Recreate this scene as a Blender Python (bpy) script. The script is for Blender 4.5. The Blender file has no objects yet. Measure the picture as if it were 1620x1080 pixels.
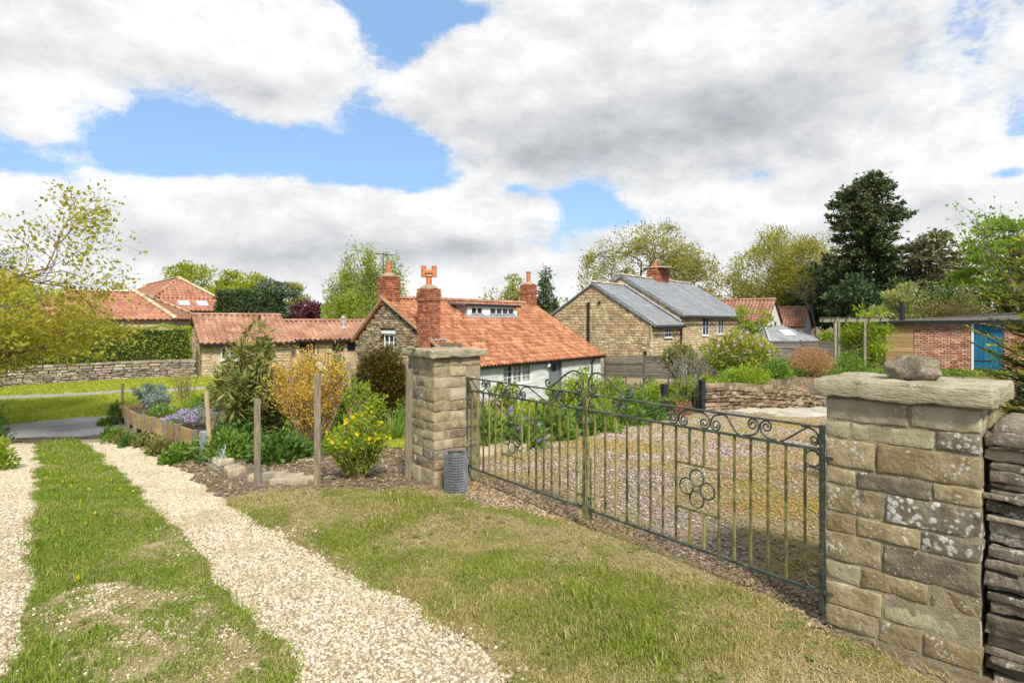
import bpy, bmesh, math, random
import numpy as np
from mathutils import Vector, Matrix, noise

SC = bpy.context.scene
COL = SC.collection
EYE = 1.6; F = 960.0; HX = 810.0; HY = 508.0      # eye height, focal length in photo pixels, principal point, horizon row

# ------------------------------------------------------------------ camera
cam = bpy.data.cameras.new('camera'); cam_o = bpy.data.objects.new('camera', cam); COL.objects.link(cam_o)
cam_o.location = (0, 0, EYE); cam_o.rotation_euler = (math.radians(90), 0, 0)
cam.sensor_width = 36; cam.lens = 36 * F / 1620; cam.shift_y = -(540 - HY) / 1620
cam.clip_start = .05; cam.clip_end = 8000
SC.camera = cam_o

# ------------------------------------------------------------------ sun + sky
SUN_EL = math.radians(46); SUN_AZ = math.radians(166)      # azimuth clockwise from +Y: behind the camera, to the right
sun = bpy.data.lights.new('sun', 'SUN'); sun.energy = 2.3; sun.angle = math.radians(8); sun.color = (1, .94, .84)
sun_o = bpy.data.objects.new('sun', sun); COL.objects.link(sun_o)
sdir = Vector((math.sin(SUN_AZ) * math.cos(SUN_EL), math.cos(SUN_AZ) * math.cos(SUN_EL), math.sin(SUN_EL)))
sun_o.rotation_euler = sdir.to_track_quat('Z', 'Y').to_euler()
sun_o.location = (30, -30, 40)

SC.view_settings.view_transform = 'Standard'; SC.view_settings.look = 'None'
SC.view_settings.exposure = 1.38; SC.view_settings.gamma = 1.0; SC.view_settings.use_curve_mapping = False
SC.cycles.max_bounces = 5; SC.cycles.transparent_max_bounces = 12
SC.cycles.caustics_reflective = False; SC.cycles.caustics_refractive = False
SC.cycles.use_denoising = True

def N(nt, t, **kw):
    n = nt.nodes.new(t)
    for k, v in kw.items():
        if k.startswith('i_'):
            key = k[2:]
            n.inputs[int(key) if key.isdigit() else key.replace('_', ' ')].default_value = v
        else: setattr(n, k, v)
    return n
def L(nt, a, b): nt.links.new(a, b)
def mth(nt, op, a, b=None, clamp=False):
    n = nt.nodes.new('ShaderNodeMath'); n.operation = op; n.use_clamp = clamp
    for i, v in enumerate((a, b)):
        if v is None: continue
        if isinstance(v, (int, float)): n.inputs[i].default_value = v
        else: nt.links.new(v, n.inputs[i])
    return n.outputs[0]
def ramp(nt, fac, stops, interp='LINEAR'):
    n = nt.nodes.new('ShaderNodeValToRGB'); n.color_ramp.interpolation = interp
    e = n.color_ramp.elements
    while len(e) < len(stops): e.new(.5)
    for el, (p, c) in zip(e, stops):
        el.position = p; el.color = (c, c, c, 1) if isinstance(c, (int, float)) else (*c, 1)
    nt.links.new(fac, n.inputs[0]); return n.outputs[0]
def mixc(nt, fac, a, b, mode='MIX'):
    n = nt.nodes.new('ShaderNodeMix'); n.data_type = 'RGBA'; n.blend_type = mode
    for sock, v in ((n.inputs['Factor'], fac), (n.inputs[6], a), (n.inputs[7], b)):
        if isinstance(v, (int, float)): sock.default_value = v
        elif isinstance(v, (tuple, list)): sock.default_value = (*v, 1)
        else: nt.links.new(v, sock)
    return n.outputs[2]

def sky_dir(px, py):
    return Vector(((px - HX) / F, 1, (HY - py) / F)).normalized()
world = bpy.data.worlds.new('World'); SC.world = world; world.use_nodes = True
world.cycles.sampling_method = 'MANUAL'; world.cycles.sample_map_resolution = 512
nt = world.node_tree; nt.nodes.clear()
# cloud density field over sky directions
BLOBS = [  # sky directions (given as photo pixels) of the cloud banks (+) and of the blue gaps (-): px, py, reach x, reach y, amount
    (120, 60, 420, 150, .55), (470, 85, 120, 100, .38), (1180, 130, 470, 150, .62), (720, 140, 90, 80, .42), (830, 60, 130, 70, .34), (1500, 330, 260, 120, .35), (575, 215, 55, 22, .36),
    (230, 345, 220, 52, .55), (480, 350, 220, 52, .50), (760, 345, 140, 50, .62), (620, 440, 480, 55, .40), (1120, 400, 300, 80, .35), (560, 300, 60, 14, .16),
    (400, 225, 180, 54, -.90), (250, 240, 120, 40, -.66), (585, 205, 80, 80, -.62), (640, 40, 80, 80, -.95), (730, 22, 80, 34, -.62), (590, 275, 120, 22, -.50), (60, 262, 110, 26, -.45),
    (940, 335, 52, 34, -.80), (990, 352, 60, 20, -.45), (820, 298, 50, 15, -.50), (1590, 275, 60, 18, -.60), (640, 255, 50, 45, -.40), (890, 400, 60, 30, -.35)]
THICK = [(1050, 215, 300, 70, .50), (1300, 150, 260, 110, .26), (870, 250, 110, 40, .40), (1420, 60, 160, 60, .26), (760, 385, 200, 34, .46), (450, 405, 300, 34, .34), (200, 130, 260, 50, .14), (420, 150, 130, 40, .24), (1450, 330, 110, 30, .36), (1330, 370, 120, 24, .25)]
def cloud_group(name, d1, d2, blobs, k1=.9, k2=1.7, k0=-1.3 + .20):
    grp = bpy.data.node_groups.new(name, 'ShaderNodeTree')
    grp.interface.new_socket('Dir', in_out='INPUT', socket_type='NodeSocketVector')
    grp.interface.new_socket('Density', in_out='OUTPUT', socket_type='NodeSocketFloat')
    gi = grp.nodes.new('NodeGroupInput'); go = grp.nodes.new('NodeGroupOutput')
    # flattened towards the zenith, puffy everywhere
    mp = N(grp, 'ShaderNodeMapping'); mp.inputs['Scale'].default_value = (1, 1, 1.7); L(grp, gi.outputs[0], mp.inputs[0])
    n1 = N(grp, 'ShaderNodeTexNoise', i_Scale=2.6, i_Detail=d1, i_Roughness=.55); L(grp, mp.outputs[0], n1.inputs['Vector'])
    n2 = N(grp, 'ShaderNodeTexNoise', i_Scale=7.0, i_Detail=d2, i_Roughness=.60); L(grp, mp.outputs[0], n2.inputs['Vector'])
    acc = mth(grp, 'ADD', mth(grp, 'MULTIPLY', n1.outputs['Fac'], k1), mth(grp, 'MULTIPLY', n2.outputs['Fac'], k2))
    acc = mth(grp, 'ADD', acc, k0)
    for (px, py, rx, ry, am) in blobs:
        c = sky_dir(px, py); rx *= 1.05
        right = Vector((c.y, -c.x, 0)).normalized(); up = right.cross(c).normalized()
        k = c.y; kx = k * c.y / math.hypot(c.x, c.y)
        m = N(grp, 'ShaderNodeMapping', vector_type='TEXTURE'); m.inputs['Location'].default_value = c
        m.inputs['Rotation'].default_value = Matrix((right, c, up)).transposed().to_euler()
        m.inputs['Scale'].default_value = (1.9 * rx / F * kx, 1.2, 1.9 * ry / F * k); L(grp, gi.outputs[0], m.inputs[0])
        g = N(grp, 'ShaderNodeTexGradient', gradient_type='QUADRATIC_SPHERE'); L(grp, m.outputs[0], g.inputs[0])
        ma = N(grp, 'ShaderNodeMath', operation='MULTIPLY_ADD'); L(grp, g.outputs['Fac'], ma.inputs[0]); ma.inputs[1].default_value = am; L(grp, acc, ma.inputs[2]); acc = ma.outputs[0]
    L(grp, acc, go.inputs[0]); return grp
grp = cloud_group('cloud_density', 2.0, 9.0, BLOBS); grp_low = cloud_group('cloud_relief', 2.0, 7.0, [], .5, 1.1, -.8); grp_thick = cloud_group('cloud_thickness', 2.0, 3.0, THICK, .55, .35, -.45)

tc = N(nt, 'ShaderNodeTexCoord')
sky = N(nt, 'ShaderNodeTexSky', sky_type='NISHITA', sun_disc=False, sun_elevation=SUN_EL, sun_rotation=SUN_AZ, air_density=1.0, dust_density=.6, ozone_density=1.6)
def use(g, vec): n = nt.nodes.new('ShaderNodeGroup'); n.node_tree = g; L(nt, vec, n.inputs[0]); return n.outputs[0]
up1 = N(nt, 'ShaderNodeVectorMath', operation='ADD'); L(nt, tc.outputs['Generated'], up1.inputs[0]); up1.inputs[1].default_value = (.012, -.01, .028)
d1 = use(grp, tc.outputs['Generated'])
mask = ramp(nt, d1, [(.0, 0), (.08, .26), (.20, .82), (.31, 1)], 'EASE')
# lit tops and grey undersides: relief of the billows, thick parts let less light through
rel = mth(nt, 'SUBTRACT', use(grp_low, tc.outputs['Generated']), use(grp_low, up1.outputs[0]))
val = mth(nt, 'ADD', mth(nt, 'MULTIPLY', rel, 1.05), mth(nt, 'SUBTRACT', .84, use(grp_thick, tc.outputs['Generated'])))
shade = ramp(nt, val, [(.05, (1.55, 1.62, 1.80)), (.40, (2.55, 2.63, 2.78)), (.70, (3.6, 3.65, 3.70)), (.92, (4.5, 4.5, 4.5))])
skyb = mixc(nt, 1.0, mixc(nt, 1.0, sky.outputs[0], (.33, .33, .33), 'MULTIPLY'), (.86, 1.48, 2.45), 'ADD')
colr = mixc(nt, mask, skyb, shade)
bg = N(nt, 'ShaderNodeBackground', i_Strength=.088); L(nt, colr, bg.inputs[0])
out = N(nt, 'ShaderNodeOutputWorld'); L(nt, bg.outputs[0], out.inputs[0])

# ------------------------------------------------------------------ materials
MATS = {}
def sc3(c, k): return tuple(min(1, x * k) for x in c)
def mat(name, c1, c2, scale=4.0, rough=.85, bump=.0, bscale=40.0, var=.12, detail=5.0, metal=0.0, spec=.25, spots=(), stretch=None, third=None, contrast=(.35, .65), bdist=.02):
    c1 = sc3(c1, .84); c2 = sc3(c2, .84); third = third and sc3(third, .84); spots = [(a, b, c, sc3(d, .84), e) for a, b, c, d, e in spots]
    m = bpy.data.materials.new(name); m.use_nodes = True; t = m.node_tree; t.nodes.clear()
    geo = N(t, 'ShaderNodeNewGeometry'); oi = N(t, 'ShaderNodeObjectInfo')
    vec = geo.outputs['Position']
    if stretch:
        mp = N(t, 'ShaderNodeMapping'); mp.inputs['Scale'].default_value = stretch; L(t, vec, mp.inputs[0]); vec = mp.outputs[0]
    nz = N(t, 'ShaderNodeTexNoise', i_Scale=scale, i_Detail=detail, i_Roughness=.6); L(t, vec, nz.inputs['Vector'])
    rnd = mth(t, 'FRACT', mth(t, 'ADD', oi.outputs['Random'], geo.outputs['Random Per Island']))
    stops = [(contrast[0], c1), (contrast[1], c2)] if third is None else [(contrast[0], c1), (.5, third), (contrast[1], c2)]
    fac = mth(t, 'ADD', nz.outputs['Fac'], mth(t, 'MULTIPLY', mth(t, 'SUBTRACT', rnd, .5), min(.5, var * 1.2)))
    col = ramp(t, fac, stops)
    if var:
        v = mth(t, 'ADD', mth(t, 'MULTIPLY', mth(t, 'FRACT', mth(t, 'MULTIPLY', rnd, 7.31)), 2 * var), 1 - var)
        cv = N(t, 'ShaderNodeCombineColor'); [L(t, v, cv.inputs[i]) for i in range(3)]
        col = mixc(t, 1.0, col, cv.outputs[0], 'MULTIPLY')
    for (sc_, lo, hi, c, zoo) in spots:      # lichen, moss, stains: noise-shaped patches
        if zoo == 'v':
            wn = N(t, 'ShaderNodeTexNoise', i_Scale=sc_ * 1.6, i_Detail=2.0); L(t, geo.outputs['Position'], wn.inputs['Vector'])
            wp = N(t, 'ShaderNodeVectorMath', operation='MULTIPLY_ADD'); L(t, wn.outputs['Color'], wp.inputs[0]); wp.inputs[1].default_value = (.9 / sc_,) * 3; L(t, geo.outputs['Position'], wp.inputs[2])
            s = N(t, 'ShaderNodeTexVoronoi', i_Scale=sc_); L(t, wp.outputs[0], s.inputs['Vector'])
            dn = N(t, 'ShaderNodeTexNoise', i_Scale=sc_ * .22, i_Detail=3.0); L(t, geo.outputs['Position'], dn.inputs['Vector'])
            f = mth(t, 'SUBTRACT', mth(t, 'MULTIPLY', dn.outputs['Fac'], 1.0), mth(t, 'MULTIPLY', s.outputs['Distance'], .55))
        else:
            s = N(t, 'ShaderNodeTexNoise', i_Scale=sc_, i_Detail=6.0, i_Roughness=.65); L(t, geo.outputs['Position'], s.inputs['Vector'])
            f = s.outputs['Fac']
        col = mixc(t, ramp(t, f, [(lo, 0), (hi, 1)]), col, c)
    bs = N(t, 'ShaderNodeBsdfPrincipled', i_Roughness=rough, i_Metallic=metal)
    bs.inputs['Specular IOR Level'].default_value = spec
    L(t, col, bs.inputs['Base Color'])
    if bump:
        bn = N(t, 'ShaderNodeTexNoise', i_Scale=bscale, i_Detail=6.0, i_Roughness=.6); L(t, vec, bn.inputs['Vector'])
        bp = N(t, 'ShaderNodeBump', i_Strength=bump, i_Distance=bdist); L(t, bn.outputs['Fac'], bp.inputs['Height']); L(t, bp.outputs[0], bs.inputs['Normal'])
    o = N(t, 'ShaderNodeOutputMaterial'); L(t, bs.outputs[0], o.inputs[0])
    MATS[name] = m; return m
def leafmat(name, cols, transl=.35, patch=1.2, pamt=.35, rough=.55, dry=None):
    """foliage: a colour per leaf, drifting over the plant; light passes through"""
    if name.startswith('leaf'): cols = [sc3(c, 1.28) for c in cols]
    m = bpy.data.materials.new(name); m.use_nodes = True; t = m.node_tree; t.nodes.clear()
    geo = N(t, 'ShaderNodeNewGeometry'); oi = N(t, 'ShaderNodeObjectInfo')
    nz = N(t, 'ShaderNodeTexNoise', i_Scale=patch, i_Detail=3.0); L(t, geo.outputs['Position'], nz.inputs['Vector'])
    rnd = mth(t, 'FRACT', mth(t, 'ADD', oi.outputs['Random'], geo.outputs['Random Per Island']))
    fac = mth(t, 'ADD', mth(t, 'MULTIPLY', rnd, 1 - pamt), mth(t, 'MULTIPLY', mth(t, 'SUBTRACT', nz.outputs['Fac'], .25), 2 * pamt))
    st = [(i / max(1, len(cols) - 1), c) for i, c in enumerate(cols)]
    col = ramp(t, fac, st)
    if dry:      # (colour, scale, lo, hi): drought patches
        dn = N(t, 'ShaderNodeTexNoise', i_Scale=dry[1], i_Detail=4.0, i_Roughness=.62); L(t, geo.outputs['Position'], dn.inputs['Vector'])
        f = mth(t, 'ADD', dn.outputs['Fac'], mth(t, 'MULTIPLY', mth(t, 'SUBTRACT', rnd, .5), .22))
        col = mixc(t, ramp(t, f, [(dry[2], 0), (dry[3], 1)]), col, dry[0])
    bs = N(t, 'ShaderNodeBsdfPrincipled', i_Roughness=rough); bs.inputs['Specular IOR Level'].default_value = .22
    L(t, col, bs.inputs['Base Color'])
    tr = N(t, 'ShaderNodeBsdfTranslucent'); L(t, mixc(t, 1.0, col, (1.0, 1.0, .55), 'MULTIPLY'), tr.inputs[0])
    mx = N(t, 'ShaderNodeMixShader', i_0=min(.55, transl * 1.25)); L(t, bs.outputs[0], mx.inputs[1]); L(t, tr.outputs[0], mx.inputs[2])
    o = N(t, 'ShaderNodeOutputMaterial'); L(t, mx.outputs[0], o.inputs[0])
    MATS[name] = m; return m
def glassmat(name, tint, clear=.5):
    m = bpy.data.materials.new(name); m.use_nodes = True; t = m.node_tree; t.nodes.clear()
    bs = N(t, 'ShaderNodeBsdfPrincipled', i_Roughness=.06); bs.inputs['Base Color'].default_value = (*tint, 1); bs.inputs['Specular IOR Level'].default_value = .6
    tr = N(t, 'ShaderNodeBsdfTransparent')
    mx = N(t, 'ShaderNodeMixShader', i_0=clear); L(t, bs.outputs[0], mx.inputs[1]); L(t, tr.outputs[0], mx.inputs[2])
    o = N(t, 'ShaderNodeOutputMaterial'); L(t, mx.outputs[0], o.inputs[0]); MATS[name] = m; return m

# ------------------------------------------------------------------ object helpers
def tag(o, label=None, cat=None, group=None, kind=None):
    if label: o['label'] = label
    if cat: o['category'] = cat
    if group: o['group'] = group
    if kind: o['kind'] = kind
    return o
def thing(name, label, cat, loc=(0, 0, 0), rz=0.0, group=None):
    o = bpy.data.objects.new(name, None); COL.objects.link(o); o.empty_display_size = .1
    o.location = loc; o.rotation_euler = (0, 0, rz)
    return tag(o, label, cat, group)
def obj(name, me, m=None, parent=None, loc=None, rot=None, scale=None):
    o = bpy.data.objects.new(name, me); COL.objects.link(o)
    if m is not None and not me.materials: me.materials.append(MATS[m] if isinstance(m, str) else m)
    if parent is not None: o.parent = parent
    if loc is not None: o.location = loc
    if rot is not None: o.rotation_euler = rot
    if scale is not None: o.scale = scale
    return o
def npmesh(name, V, Fc, smooth=False):
    """V (n,3) array, Fc (m,k) array of equal-sized faces"""
    me = bpy.data.meshes.new(name); V = np.asarray(V, np.float32); Fc = np.asarray(Fc, np.int32)
    k = Fc.shape[1]; m = len(Fc)
    me.vertices.add(len(V)); me.vertices.foreach_set('co', V.ravel())
    me.loops.add(m * k); me.loops.foreach_set('vertex_index', Fc.ravel())
    me.polygons.add(m); me.polygons.foreach_set('loop_start', np.arange(0, m * k, k, dtype=np.int32))
    if smooth: me.polygons.foreach_set('use_smooth', np.ones(m, bool))
    me.update(calc_edges=True); return me
class MB:
    def __init__(s): s.v = []; s.f = []
    def add(s, vs, fs):
        b = len(s.v); s.v += [tuple(p) for p in vs]; s.f += [tuple(i + b for i in f) for f in fs]; return s
    def box(s, a, b):
        (x0, y0, z0), (x1, y1, z1) = a, b
        return s.add([(x0, y0, z0), (x1, y0, z0), (x1, y1, z0), (x0, y1, z0), (x0, y0, z1), (x1, y0, z1), (x1, y1, z1), (x0, y1, z1)],
                     [(0, 3, 2, 1), (4, 5, 6, 7), (0, 1, 5, 4), (1, 2, 6, 5), (2, 3, 7, 6), (3, 0, 4, 7)])
    def bar(s, p, q, w, h, up=(0, 0, 1)):
        p = Vector(p); q = Vector(q); d = (q - p).normalized(); u = Vector(up)
        if abs(d.dot(u)) > .98: u = Vector((0, 1, 0))
        r = d.cross(u).normalized(); u = r.cross(d).normalized()
        c = []
        for e in (p, q):
            for a, b in ((-1, -1), (1, -1), (1, 1), (-1, 1)): c.append(e + r * (a * w / 2) + u * (b * h / 2))
        return s.add(c, [(3, 2, 1, 0), (4, 5, 6, 7), (0, 1, 5, 4), (1, 2, 6, 5), (2, 3, 7, 6), (3, 0, 4, 7)])
    def tube(s, pts, rad, n=6, closed=False, cap=True):
        pts = [Vector(p) for p in pts]; m = len(pts)
        rad = [rad] * m if isinstance(rad, (int, float)) else rad
        vs = []; prev = None
        for i, p in enumerate(pts):
            if closed: d = pts[(i + 1) % m] - pts[i - 1]
            else: d = pts[min(i + 1, m - 1)] - pts[max(i - 1, 0)]
            d = d.normalized() if d.length > 1e-9 else Vector((0, 0, 1))
            if prev is None:
                a = Vector((0, 0, 1)) if abs(d.z) < .9 else Vector((1, 0, 0)); r = d.cross(a).normalized()
            else:
                r = prev - d * prev.dot(d)
                r = r.normalized() if r.length > 1e-6 else d.orthogonal().normalized()
            prev = r; u = d.cross(r)
            for k in range(n):
                an = 2 * math.pi * k / n; vs.append(p + (r * math.cos(an) + u * math.sin(an)) * rad[i])
        fs = []
        for i in range(m if closed else m - 1):
            j = (i + 1) % m
            for k in range(n): fs.append((i * n + k, i * n + (k + 1) % n, j * n + (k + 1) % n, j * n + k))
        if cap and not closed: fs.append(tuple(range(n - 1, -1, -1))); fs.append(tuple(range((m - 1) * n, m * n)))
        return s.add(vs, fs)
    def lathe(s, prof, c=(0, 0, 0), n=16):
        vs = []; fs = []
        for r, z in prof:
            for k in range(n):
                a = 2 * math.pi * k / n; vs.append((c[0] + r * math.cos(a), c[1] + r * math.sin(a), c[2] + z))
        for i in range(len(prof) - 1):
            for k in range(n): fs.append((i * n + k, i * n + (k + 1) % n, (i + 1) * n + (k + 1) % n, (i + 1) * n + k))
        fs.append(tuple(range(n - 1, -1, -1))); fs.append(tuple(range((len(prof) - 1) * n, len(prof) * n)))
        return s.add(vs, fs)
    def prism(s, poly, off):
        """closed prism: polygon of 3-D points pushed along off"""
        n = len(poly); o = Vector(off); vs = [Vector(p) for p in poly] + [Vector(p) + o for p in poly]
        return s.add(vs, [tuple(range(n)), tuple(range(2 * n - 1, n - 1, -1))] + [(i, i + n, (i + 1) % n + n, (i + 1) % n) for i in range(n)])
    def mesh(s, name, smooth=False, bevel=0.0, seg=1):
        me = bpy.data.meshes.new(name); me.from_pydata(s.v, [], s.f)
        bm = bmesh.new(); bm.from_mesh(me)
        bmesh.ops.recalc_face_normals(bm, faces=bm.faces)
        if bevel: bmesh.ops.bevel(bm, geom=list(bm.edges), offset=bevel, segments=seg, profile=.6, affect='EDGES', clamp_overlap=True)
        bm.to_mesh(me); bm.free()
        if smooth: me.polygons.foreach_set('use_smooth', np.ones(len(me.polygons), bool))
        me.update(); return me
    def build(s, name, m, parent=None, **kw):
        sm = kw.pop('smooth', False); bv = kw.pop('bevel', 0.0); sg = kw.pop('seg', 1)
        return obj(name, s.mesh(name, sm, bv, sg), m, parent, **kw)
def bx(name, a, b, m, parent, bevel=.0): return MB().box(a, b).build(name, m, parent, bevel=bevel)

def stone_mesh(name, dx, dy, dz, seed, res=.05, r=.012, amp=.006, fr=9.0, smooth=True, taper=0.0):
    """irregular block dx*dy*dz centred on 0"""
    h = (dx / 2, dy / 2, dz / 2); n = [max(1, min(14, round(d / res))) for d in (dx, dy, dz)]
    r = min(r, *(x * .95 for x in h)); ticks = []
    for a in range(3):
        if r < h[a] * .6: ticks.append([-h[a]] + [-h[a] + r + (2 * h[a] - 2 * r) * i / n[a] for i in range(n[a] + 1)] + [h[a]])
        else: ticks.append([-h[a] + 2 * h[a] * i / (n[a] + 1) for i in range(n[a] + 2)])
    n = [len(k) - 1 for k in ticks]
    idx = {}; vs = []; fs = []
    def vid(i, j, k):
        key = (i, j, k)
        if key not in idx:
            idx[key] = len(vs); vs.append(Vector((ticks[0][i], ticks[1][j], ticks[2][k])))
        return idx[key]
    for a, b, c in ((0, 1, 2), (1, 2, 0), (2, 0, 1)):
        for side in (0, n[c]):
            for i in range(n[a]):
                for j in range(n[b]):
                    q = []
                    for (ii, jj) in ((i, j), (i + 1, j), (i + 1, j + 1), (i, j + 1)):
                        t = [0, 0, 0]; t[a] = ii; t[b] = jj; t[c] = side; q.append(vid(*t))
                    fs.append(tuple(q if side else q[::-1]))
    so = Vector((seed * 3.17 % 91, seed * 7.7 % 83, seed * 1.9 % 77))
    out = []
    for p in vs:
        inn = Vector([max(-h[i] + r, min(h[i] - r, p[i])) for i in range(3)]); d = p - inn
        q = inn + d.normalized() * r if d.length > 1e-9 else p.copy()
        nv = noise.noise_vector(q * fr + so) * amp + noise.noise_vector(q * fr * 2.7 + so) * amp * .5
        out.append(q + nv)
    me = bpy.data.meshes.new(name); me.from_pydata([tuple(p) for p in out], [], fs)
    if smooth: me.polygons.foreach_set('use_smooth', np.ones(len(me.polygons), bool))
    me.update(); return me

# unit pieces shared between many objects (bevelled boxes, a little uneven): scaled per object
UNIT = []
def unit_pieces():
    for k in range(10):
        rg = random.Random(50 + k); bm = bmesh.new(); bmesh.ops.create_cube(bm, size=1)
        for v in bm.verts: v.co += Vector((rg.uniform(-.05, .05), rg.uniform(-.05, .05), rg.uniform(-.07, .07)))
        bmesh.ops.bevel(bm, geom=list(bm.edges), offset=.10, segments=1, affect='EDGES')
        me = bpy.data.meshes.new('block'); bm.to_mesh(me); bm.free(); UNIT.append(me)
unit_pieces()
def unit_with(m):
    """the shared unit pieces carrying material m"""
    key = 'U_' + m
    if key not in MATS:
        out = []
        for u in UNIT:
            c = u.copy(); c.materials.append(MATS[m]); out.append(c)
        MATS[key] = out
    return MATS[key]
def place_blocks(parent, items, m, name='stone', limit=300, near=None):
    """items: (centre, size, rz) in the parent's space; the nearest limit become parts, the rest one 'stuff' part"""
    if near is not None: items = sorted(items, key=near)
    us = unit_with(m)
    for k, (c, s, rz) in enumerate(items[:limit]):
        obj(name, us[k % len(us)], None, parent, c, (0, 0, rz), s)
    rest = items[limit:]
    if rest:
        V = []; Fq = []; base = 0; by = {3: [], 4: []}
        co = [np.array([v.co[:] for v in u.vertices]) for u in UNIT]; fc = [[tuple(p.vertices) for p in u.polygons] for u in UNIT]
        vs = []; fs = []
        for k, (c, s, rz) in enumerate(rest):
            q = k % len(UNIT); p = co[q] * np.array(s); cz, sz = math.cos(rz), math.sin(rz)
            p = np.stack([p[:, 0] * cz - p[:, 1] * sz, p[:, 0] * sz + p[:, 1] * cz, p[:, 2]], 1) + np.array(c)
            fs += [tuple(i + base for i in f) for f in fc[q]]; vs += p.tolist(); base += len(p)
        me = bpy.data.meshes.new(name); me.from_pydata(vs, [], fs)
        tag(obj(name, me, m, parent), kind='stuff')

# ------------------------------------------------------------------ the lie of the land
def sst(a, b, x):
    t = np.clip((x - a) / (b - a), 0, 1); return t * t * (3 - 2 * t)
W0 = np.array([5.34, 16.8]); W1 = np.array([12.6, 21.6]); WD = (W1 - W0) / np.linalg.norm(W1 - W0); WN = np.array([-WD[1], WD[0]])
def gz(x, y):
    x = np.asarray(x, float); y = np.asarray(y, float)
    zr = -.09 * np.clip(y - 6, 0, 10) - 1.15 * sst(16.5, 23, y) + .6 * sst(34, 44, y)
    zl = -.125 * np.clip(y - 5, 0, 10) + .40 * sst(18, 25, y)
    xl = np.where(y < 14, -2.5 - .81 * np.clip(y - 6, -3, 8), np.where(y < 18, -9.0, -9.0 + 1.6 * sst(18, 22, y)))
    w = sst(-.7, .7, x - xl)
    z = zl * (1 - w) + zr * w
    d = (x - W0[0]) * WN[0] + (y - W0[1]) * WN[1]; al = (x - W0[0]) * WD[0] + (y - W0[1]) * WD[1]
    tw = sst(.25, .45, d) * sst(-.3, .3, al) * sst(0, 1.0, x - 5.2 - .26 * (y - 16.8))
    tw = np.maximum(tw, sst(11.5, 13.0, x) * sst(20.8, 22.0, y))
    zt = -.28 - .14 * sst(10, 14, x) - .9 * sst(32, 44, y) * (1 - sst(14, 20, x))
    z = z * (1 - tw) + zt * tw
    return z + .012 * np.sin(x * 1.7 + y * .6) + .01 * np.sin(y * 2.3 - x * .8)
def gz1(x, y): return float(gz(x, y))
def at(px, py, Y): return Vector(((px - HX) / F * Y, Y, EYE + (HY - py) / F * Y))
def on_ground(px, py):
    """the point of the ground that shows at this pixel of the photograph"""
    lo, hi = 1.5, 60.0
    ys = np.linspace(lo, hi, 4000); xs = (px - HX) / F * ys; zs = EYE + (HY - py) / F * ys
    k = int(np.argmax(zs < gz(xs, ys))); return np.array([xs[k], ys[k]])
# ------------------------------------------------------------------ palette
mat('soil', (.13, .095, .06), (.32, .25, .165), scale=9, bump=.8, bscale=60, rough=.95, spots=[(1.3, .60, .70, (.10, .10, .04), 'n'), (26, .60, .66, (.30, .24, .16), 'n')])
mat('garden_soil', (.05, .033, .022), (.15, .105, .07), scale=12, bump=1, bscale=70, rough=.95)
mat('lawn_earth', (.28, .22, .12), (.48, .40, .22), scale=8, bump=1, bscale=90, rough=.95, third=(.34, .30, .13), spots=[(1.1, .54, .64, (.20, .15, .10), 'n'), (30, .62, .68, (.44, .38, .28), 'n')])
mat('gravel_bed', (.34, .265, .175), (.54, .445, .325), scale=60, bump=1, bscale=120, rough=.9, spots=[(2.2, .58, .72, (.30, .24, .15), 'n')])
mat('yard_bed', (.17, .125, .09), (.40, .33, .27), scale=45, bump=1, bscale=90, rough=.92, contrast=(.38, .62), spots=[(.6, .42, .60, (.31, .225, .06), 'n'), (1.7, .58, .70, (.10, .075, .05), 'n')])
mat('asphalt', (.27, .27, .275), (.35, .35, .355), scale=1.2, bump=.3, bscale=120, rough=.9)
mat('road_edge', (.07, .07, .075), (.11, .11, .115), scale=6, bump=.3, bscale=120, rough=.9)
mat('verge_turf', (.26, .32, .045), (.36, .40, .065), scale=1.4, bump=.8, bscale=50, rough=.95, third=(.24, .31, .045), spots=[(.8, .56, .7, (.29, .28, .07), 'n')])
mat('garden_turf', (.16, .20, .035), (.25, .26, .06), scale=2, bump=.6, bscale=60, rough=.95)
mat('far_turf', (.10, .14, .03), (.17, .2, .05), scale=.2, bump=.3, bscale=8, rough=.95)
mat('path_stone', (.26, .25, .23), (.36, .35, .32), scale=3, bump=.3, rough=.9)
mat('flag_stone', (.40, .36, .28), (.56, .51, .42), scale=2.5, bump=.3, bscale=40, rough=.9, spots=[(1.2, .55, .66, (.30, .24, .10), 'n')])
leafmat('grass_blade', [(.14, .195, .022), (.235, .29, .038), (.37, .385, .075)], transl=.35, patch=3.2, pamt=.5, dry=((.52, .42, .20), 1.1, .46, .64))
leafmat('strip_blade', [(.12, .19, .018), (.20, .285, .03), (.33, .375, .06)], transl=.3, patch=2.2, dry=((.46, .38, .17), 1.3, .54, .70))
leafmat('verge_blade', [(.32, .38, .04), (.42, .46, .06), (.50, .50, .08)], transl=.3)
mat('pebble', (.38, .295, .175), (.68, .60, .47), scale=50, var=.30, rough=.75, third=(.56, .475, .345), spots=[(1.7, .52, .70, (.40, .32, .20), 'n')])
mat('yard_pebble', (.22, .165, .125), (.50, .42, .355), scale=30, var=.38, rough=.85, spots=[(.6, .43, .62, (.33, .245, .075), 'n')])

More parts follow.
